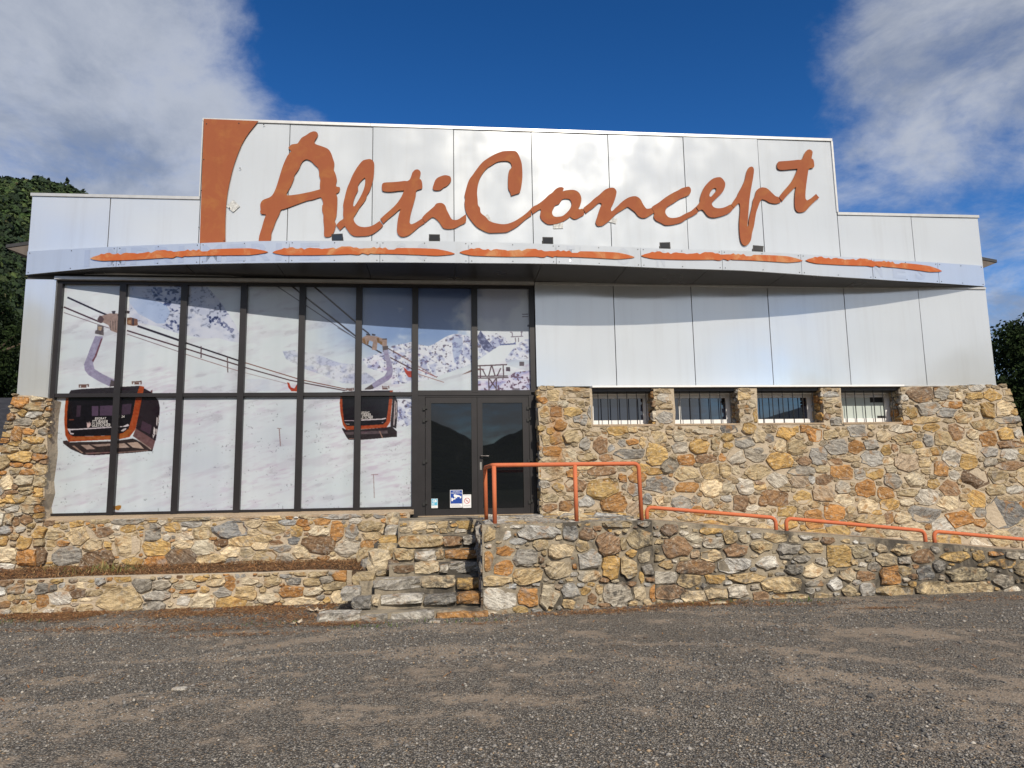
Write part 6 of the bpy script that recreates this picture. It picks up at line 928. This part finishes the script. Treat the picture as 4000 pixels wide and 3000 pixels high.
reg_l = lambda u, v: (((u > -6.60) & (u < -.60) & (v < 1.42)) | in_poly([(-9.2, -.3), (-6.60, -.3), (-6.585, 3.46), (-7.25, 3.56), (-7.34, 2.9), (-7.44, 2.37), (-7.66, 1.75), (-8.1, 1.2)])(u, v)) & (v > .10)
st_ = pack_stones(parse(SEED_L), reg_l, (-8.0, -.6, .42, 3.55), 141, (.19, .15, .11, .08, .055, .042))
lay_stones(LWL, [q_ for q_ in st_ if q_[0] > -6.61], (0, -.15, 0), (1, 0, 0), (0, 0, 1), (0, -1, 0), 142, limit=210, depth=(.012, .038))
lay_stones(LWL, [q_ for q_ in st_ if q_[0] <= -6.61], (0, -.20, 0), (1, 0, 0), (0, 0, 1), (0, -1, 0), 143, limit=88, depth=(.025, .07))

# ---- planter: low front wall, soil, dead needles
PL = thing('planter', (-4, -1.4, GZ), 'low stone planter wall with a bed of dead needles, left of the steps', 'planter')
MB().slab(wavy([(-10, -1.5), (-1.52, -1.5), (-1.40, -1.39), (-1.46, -1.38), (-10, -1.38)], .012, 12, .3), GZ-.3, lambda x, y: .615 + .012*math.sin(x*2.1)+.008*math.sin(x*5.7)).build('mortar_core', M_MORTAR, PL)
st_ = pack_stones(parse(SEED_P), lambda u, v: (u > -8.4) & (u < -1.46) & (v > GZ-.02) & (v < .622), (-8.4, -1.46, GZ, .62), 151, (.19, .15, .11, .08, .055, .042))
lay_stones(PL, st_, (0, -1.5, 0), (1, 0, 0), (0, 0, 1), (0, -1, 0), 152, limit=298, depth=(.02, .055))
MB().slab([(-10, -1.385), (-1.12, -1.385), (-.95, -.14), (-10, -.14)], GZ, lambda x, y: .585+.035*(y+1.385)).build('soil', plain('planter_soil', (.10, .062, .035), .95, 0, .45, 12), PL)

# ---- entrance landing
LD = thing('entrance_landing', (1.4, -1.6, GZ), 'raised stone landing block in front of the glass door', 'landing')
lpoly = [(.55, -2.85), (3.08, -2.50), (3.08, -.31), (1.74, -.31), (1.74, .0), (-.45, .0), (-.45, -.16), (-.72, -.18), (-.70, -1.25), (.55, -1.25)]
MB().slab(wavy(lpoly, .008, 14, .3), GZ-.3, lambda x, y: 1.335+.006*math.sin(x*4+y*3)).build('mortar_core', M_MORTARG, LD)
dv = Vector((2.53, .35, 0)).normalized(); nv = Vector((.35, -2.53, 0)).normalized()
st_ = pack_stones(parse(SEED_F), lambda u, v: (u > 0.0) & (u < 2.555) & (v > GZ-.02) & (v < 1.335), (0, 2.55, GZ, 1.33), 161, (.16, .12, .08, .05), gap=(.006, .026), mix='cttgglybt')
lay_stones(LD, st_, (.55, -2.85, 0), dv, (0, 0, 1), nv, 162, depth=(.020, .055), mat=M_STONEW)
st_ = pack_stones([], lambda u, v: (u > -2.84) & (u < -1.27) & (v > GZ) & (v < 1.33), (-2.84, -1.27, GZ, 1.33), 163, (.16, .12, .08, .05), mix='ddgkbkdd')
lay_stones(LD, st_, (.55, 0, 0), (0, 1, 0), (0, 0, 1), (-1, 0, 0), 164, depth=(.01, .035), mat=M_STONEW)
# flat paving stones on its top
st_ = pack_stones([], lambda u, v: (v > -2.78+.138*(u-.55)) & (v < -.42) & (u > .60) & (u < 3.02), (.6, 3.0, -2.8, -.4), 165, (.26, .19, .13, .09, .06), mix='ggtlgtdy')
lay_stones(LD, st_, (0, 0, 1.335), (1, 0, 0), (0, 1, 0), (0, 0, 1), 166, depth=(.004, .012))
st_ = pack_stones([(-.40, 1.255, .17, .075, 'c'), (.0, 1.265, .10, .07, 't'), (.37, 1.26, .13, .085, 'y'), (.30, 1.165, .10, .035, 'l'), (-.20, 1.17, .08, .035, 't')], lambda u, v: (u > -.68) & (u < .53) & (v > 1.125) & (v < 1.32), (-.68, .53, 1.13, 1.32), 167, (.07, .045, .03), mix='ctty')
lay_stones(LD, st_, (0, -1.25, 0), (1, 0, 0), (0, 0, 1), (0, -1, 0), 168, depth=(.015, .04))

# ---- ramp wall and ramp
RP = thing('ramp_wall', (6.2, -2.4, GZ), 'sloping rubble ramp wall with dark stains, right of the landing', 'stone wall')
def ramp_top(x): return float(np.interp(x, [3.0, 5.07, 7.48, 9.03, 12.5], [1.335, 1.122, .885, .725, .42]))
xs_ = np.linspace(3.085, 12.5, 40)
MB().prism(wavy([(3.085, GZ-.3), (12.5, GZ-.3)] + [(x, ramp_top(x)) for x in xs_[::-1]], .006, 15, .3), -2.40, -2.05).build('mortar_core', M_MORTARG, RP)
MB().prism([(3.085, GZ-.3), (12.5, GZ-.3)] + [(x, ramp_top(x)-.03) for x in xs_[::-1]], -2.045, -.31).build('ramp_floor', M_SILL, RP)
st_ = pack_stones(parse(SEED_W), lambda u, v: (u > 3.10) & (u < 11) & (v > GZ-.04) & (v < np.interp(u, [3.0, 5.07, 7.48, 9.03, 12.5], [1.305, 1.09, .855, .70, .40])), (3.1, 11, GZ, 1.33), 171, (.20, .15, .11, .075, .05), gap=(.006, .026), mix='cttggldybt')
lay_stones(RP, st_, (0, -2.40, 0), (1, 0, 0), (0, 0, 1), (0, -1, 0), 172, limit=298, depth=(.018, .050), mat=M_STONEW)

# ---- steps
SP = thing('stone_steps', (-.2, -2.1, GZ), 'rough stone steps climbing to the glass door, left of the landing', 'steps')
lev = [1.122, .924, .753, .589, .381, .224]; fy = [-1.535, -1.82, -2.105, -2.39, -2.675, -2.96]; lx = [-.66, -.76, -.80, -.98, -1.22, -1.46]
blocks = [[(-.66, .02, 't'), (.03, .30, 'b'), (.31, .545, 'g')],
          [(-.72, -.42, 't'), (-.41, -.10, 'l'), (-.09, .03, 'c'), (.04, .545, 'o')],
          [(-.74, -.42, 'k'), (-.41, -.05, 'c'), (-.04, .09, 'l'), (.10, .545, 'g')],
          [(-.97, -.32, 'g'), (-.30, .18, 'c'), (.19, .545, 'y')],
          [(-1.24, -.98, 'd'), (-.97, -.86, 'c'), (-.85, -.27, 'l'), (-.26, .19, 'd'), (.20, .535, 'o')],
          [(-1.66, -1.10, 'l'), (-1.08, -.72, 'g'), (-.70, -.10, 'l'), (-.08, .62, 'o')]]
yb = -1.20
for k in range(6):
    z1, y0 = lev[k], fy[k]; z0 = lev[k+1] if k < 5 else GZ-.1
    MB().box(lx[k]+.02, .548, y0+.05, -1.262 if k == 0 else fy[k-1]+.049, GZ-.2, z1-.012).build('step_core', M_MORTARG, SP)
    for j, (a, b, c) in enumerate(blocks[k]):
        r_ = random.uniform(-.05, .04); so = rocky('step_stone', SP, a, b, y0+r_ + (.10*j if k == 5 and j == 0 else 0), y0+.27, z0+.05*random.random(), z1+random.uniform(-.025, .012), c, 300+k*10+j, .17, M_STONEW if k > 2 else None); so.rotation_euler = (random.uniform(-.05, .05), random.uniform(-.03, .03), random.uniform(-.07, .07))
for i, (x, y, z, hx, hz, c) in enumerate([(-.84, -.36, 1.33, .12, .11, 'c'), (-.82, -.66, 1.14, .12, .11, 'l'), (-.86, -.95, 1.02, .15, .07, 'y'), (-.88, -1.15, .88, .15, .11, 't'), (-.96, -1.50, .74, .17, .17, 'c'), (-.72, -1.62, .69, .10, .10, 'k'), (-1.15, -1.0, .62, .14, .12, 'g'), (-1.16, -1.85, .52, .17, .10, 't'), (-1.30, -2.15, .38, .14, .09, 'g'), (-1.20, -.5, .70, .2, .16, 't')]):
    rocky('flank_stone', SP, x-hx, x+hx, y-.17, y+.22, z-hz*1.2, z+hz, c, 380+i, .12)
MB().box(-1.08, -.70, -1.24, -.16, GZ-.2, .98).box(-1.20, -.79, -2.08, -1.242, GZ-.2, .52).build('step_core', M_MORTARG, SP)

# ------------------------------------------------------------------ handrails
def fillet(pts, rad, n=6):
    pts = [Vector(p) for p in pts]; out = [pts[0]]
    for a, b, c in zip(pts, pts[1:], pts[2:]):
        d1, d2 = (a-b).normalized(), (c-b).normalized(); p, q_ = b+d1*rad, b+d2*rad
        for k in range(n+1):
            s = k/n; out.append(p*(1-s)**2 + b*2*s*(1-s) + q_*s*s)
    return out + [pts[-1]]
HR = thing('handrail', (1.8, -2.6, 1.34), 'tall orange tube railing round the landing edge, waist high', 'handrail', 'orange tube handrails')
zt = 2.165
MB().tube(fillet([(.69, -1.58, 1.34), (.68, -1.58, zt-.01), (.72, -2.66, zt), (2.93, -2.43, zt), (2.945, -2.43, 1.30)], .085), .031, 14).build('rail', M_RAIL, HR, smooth=True)
MB().tube([(.745, -2.655, 1.30), (.742, -2.655, zt-.01)], .031, 14).build('post', M_RAIL, HR, smooth=True)
MB().tube([(1.945, -2.54, 1.30), (1.942, -2.54, zt-.01)], .031, 14).build('post', M_RAIL, HR, smooth=True)
for k, (xa, xb, za, zb, ba, bb, lab) in enumerate([(3.055, 5.06, 1.515, 1.315, 1.28, 1.05, 'low orange tube rail on the ramp wall, nearest the landing'), (5.225, 7.46, 1.305, 1.065, 1.05, .82, 'low orange tube rail on the ramp wall, between two others'), (7.61, 10.4, 1.055, .755, .82, .55, 'low orange tube rail running out of view at the right')]):
    T = thing('handrail', ((xa+xb)/2, -2.33, za-.4), lab, 'handrail', 'orange tube handrails')
    MB().tube(fillet([(xa, -2.33, ba), (xa, -2.33, za), (xb, -2.33, zb), (xb, -2.33, bb)], .095), .029, 14).build('rail', M_RAIL, T, smooth=True)
    for x, b_ in ((xa, ramp_top(xa)), (xb, ramp_top(xb))): MB().tube([(x, -2.33, b_-.02), (x, -2.33, b_+.012)], .040, 12).build('collar', M_MORTARG, T)

# ------------------------------------------------------------------ loose material on the ground
n = 100000
py_ = -1.5 - 8.2*rng.random(n)**1.25; half = (py_+12.9)*.80; px_ = rng.uniform(-1, 1, n)*half + (py_+12.9)*.10
ok = ~((px_ > .5) & (py_ > -2.62)) & ~((px_ < .56) & (px_ > -1.6) & (py_ > -3.0)); px_, py_ = px_[ok], py_[ok]; n = len(px_)
pn = fbm(px_*.42+40, py_*1.0+40, 111, 5); ok = rng.random(n) < np.clip((.62-pn)*5, .15, 1); px_, py_ = px_[ok], py_[ok]; n = len(px_)
s = rng.lognormal(math.log(.0074), .40, n); OV = np.array([(1, 0, 0), (0, 1, 0), (-1, 0, 0), (0, -1, 0), (0, 0, 1), (0, 0, -1)], float); OF = np.array([(0, 1, 4), (1, 2, 4), (2, 3, 4), (3, 0, 4), (1, 0, 5), (2, 1, 5), (3, 2, 5), (0, 3, 5)])
ang = rng.uniform(0, 6.283, n); ca, sa = np.cos(ang)[:, None], np.sin(ang)[:, None]
v = OV[None]*(1+rng.uniform(-.35, .35, (n, 6, 3))); v = v*np.stack([s*1.3, s*.95, s*.6], -1)[:, None]
v = np.stack([v[..., 0]*ca - v[..., 1]*sa, v[..., 0]*sa + v[..., 1]*ca, v[..., 2]], -1) + np.stack([px_, py_, ground_h(px_, py_)+s*.25], -1)[:, None]
g = rng.choice(5, n, p=[.38, .34, .20, .03, .05]); gc = np.array([(.085, .082, .078), (.19, .178, .162), (.29, .268, .235), (.39, .355, .30), (.30, .22, .14)])[g]*rng.uniform(.75, 1.25, n)[:, None]
t = NT('pebble'); at = t.new('ShaderNodeAttribute', attribute_name='tint'); M_PEB = t.fin(at.outputs['Color'], .9)
tag(fast_mesh('gravel', v.reshape(-1, 3), (OF[None]+np.arange(n)[:, None, None]*6).reshape(-1, 3), M_PEB, 'stuff', np.repeat(gc, 6, 0)), 'loose grey gravel stones scattered over the forecourt')
def litter(name, label, xs, ys, zs, n, L, wd, cols, seed, stand=.25):
    r = np.random.default_rng(seed); a = r.uniform(0, 6.283, n); el = np.abs(r.normal(0, stand, n)); l = L*r.uniform(.5, 1.4, n)
    d = np.stack([np.cos(a)*np.cos(el), np.sin(a)*np.cos(el), np.sin(el)], -1)*l[:, None]; side = np.stack([-np.sin(a), np.cos(a), np.zeros(n)], -1)*wd*r.uniform(.6, 1.5, n)[:, None]
    P = np.stack([xs, ys, zs], -1); m = d*.5 + np.array([0, 0, 1])*(l*.06)[:, None]
    V = np.stack([P-side, P+side, P+m+side, P+d, P+m-side], 1).reshape(-1, 3); b = np.arange(n)[:, None]*5
    F = np.concatenate([b+np.array([[0, 1, 2]]), b+np.array([[0, 2, 4]]), b+np.array([[4, 2, 3]])]); c = np.array(cols)[r.integers(0, len(cols), n)]*r.uniform(.7, 1.3, n)[:, None]
    return tag(fast_mesh(name, V, F, M_PEB, 'stuff', np.repeat(c, 5, 0)), label)
BRN = [(.26, .11, .035), (.20, .085, .03), (.33, .17, .06), (.14, .065, .028), (.40, .24, .11)]
n = 16000; xs = rng.uniform(-9, -1.2, n); ys = -1.37 + rng.random(n)*1.2
tag(litter('needle_litter', 'rust brown dead needles and straw filling the planter bed', xs, ys, .588+.035*(ys+1.385)+.05*fbm(xs*3, ys*3, 121, 3), n, .10, .0034, BRN, 201, .17))
def patch(cx, cy, sx, sy, k): return np.stack([rng.normal(cx, sx, k), rng.normal(cy, sy, k)], -1)
pts = np.concatenate([np.stack([rng.uniform(-9, -1.6, 9000), -1.54-np.abs(rng.normal(0, .30, 9000))], -1), patch(-5.0, -1.85, .8, .22, 4200), patch(-3.2, -1.95, .7, .22, 2600), patch(-6.6, -2.0, .5, .25, 1500), patch(-1.9, -2.6, .6, .25, 1200), patch(-4.4, -2.9, 1.0, .12, 700), patch(-2.3, -3.6, .5, .06, 300), patch(-1.2, -3.15, .35, .07, 700), patch(3.6, -2.62, .45, .10, 1500), patch(2.2, -2.9, .6, .08, 700), patch(4.9, -2.9, .5, .1, 300), patch(1.9, -3.05, .5, .06, 200), patch(-2.9, -3.2, .5, .06, 240), patch(.2, -3.5, .4, .05, 160), patch(7.8, -3.0, .7, .15, 260), patch(6.0, -3.4, .25, .03, 140), np.stack([rng.uniform(-8, 9, 420), rng.uniform(-6.5, -2.9, 420)], -1)])
ok = ~((pts[:, 0] > .5) & (pts[:, 0] < 3.1) & (pts[:, 1] > -2.95+.13*(pts[:, 0]-.5))) & ~((pts[:, 0] >= 3.1) & (pts[:, 1] > -2.46)) & ~((pts[:, 0] < .56) & (pts[:, 0] > -1.5) & (pts[:, 1] > -2.98)); pts = pts[ok]; pts = pts[rng.random(len(pts)) < np.clip((fbm(pts[:, 0]*1.1+60, pts[:, 1]*1.8+60, 141, 4)-.30)*5, .10, 1)]
litter('fallen_needles', 'orange brown needles blown against the foot of the walls', pts[:, 0], pts[:, 1], ground_h(pts[:, 0], pts[:, 1])+.006, len(pts), .085, .0040, BRN, 202, .10)
gp = np.concatenate([patch(-.9, -3.4, .25, .05, 60), patch(3.9, -2.6, .3, .06, 90), patch(5.2, -2.7, .3, .06, 60), patch(-6.2, -2.2, .3, .08, 80), patch(.4, -3.3, .3, .05, 60), patch(-2.3, -3.0, .3, .05, 40)])
litter('grass_tufts', 'small green weeds sprouting in the gravel near the walls', gp[:, 0], gp[:, 1], ground_h(gp[:, 0], gp[:, 1]), len(gp), .06, .004, [(.07, .11, .025), (.10, .13, .03)], 203, .9)
bp = patch(-5.35, -.75, .30, .25, 260); bp = bp[(bp[:, 1] > -1.15) & (bp[:, 1] < -.2)]
litter('grass_tufts', 'dry green and straw grass clump in the planter bed', bp[:, 0], bp[:, 1], np.full(len(bp), .60), len(bp), .17, .005, [(.12, .13, .035), (.24, .19, .07)], 204, 1.0)
def loose(name, x, y, hx, hy, hz, c, label, cat, seed):
    T = thing(name, (x, y, ground_h(np.array([x]), np.array([y]))[0]), label, cat); z = T.location.z
    o = rocky('body', T, x-hx, x+hx, y-hy, y+hy, z-.003, z+hz, c, seed, .12); return T
loose('flat_stone', -2.33, -6.02, .062, .030, .020, 'l', 'flat pale stone lying alone on the gravel, lower left', 'stone', 401)
loose('flat_stone', -.10, -3.30, .07, .04, .025, 'l', 'small white stone chip in front of the lowest step', 'stone', 402)
loose('flat_stone', 3.95, -2.66, .12, .04, .03, 'c', 'thin tan slab lying at the foot of the ramp wall', 'stone', 403)
loose('flat_stone', 1.33, -5.2, .022, .018, .014, 'y', 'tiny ochre pebble on the bare gravel patch below the landing', 'stone', 404)
# curled dry leaves
M_DRY = plain('dry_leaf', (.52, .42, .30), .8, 0, .3, 30)
def dry_leaf(x, y, size, seed, label):
    r = np.random.default_rng(seed); z = float(ground_h(np.array([x]), np.array([y]))[0]); T = thing('dead_leaf', (x, y, z), label, 'leaf', 'dry leaves by the steps'); m = MB()
    for k in range(5):
        a = k*1.256+r.uniform(-.3, .3); L_ = size*r.uniform(.7, 1.1); c, s_ = math.cos(a), math.sin(a); h = L_*r.uniform(.25, .6)
        m.add([(x, y, z+.012), (x+c*L_*.5-s_*L_*.25, y+s_*L_*.5+c*L_*.25, z+h*.5), (x+c*L_, y+s_*L_, z+h), (x+c*L_*.5+s_*L_*.25, y+s_*L_*.5-c*L_*.25, z+h*.35)], [(0, 1, 2), (0, 2, 3)])
    m.build('blade', M_DRY, T)
dry_leaf(-1.80, -2.20, .15, 1, 'curled pale dry leaf against the planter end, left of the lowest step')
dry_leaf(-1.90, -3.05, .12, 2, 'crumpled pale dry leaf on the gravel in front of the planter')
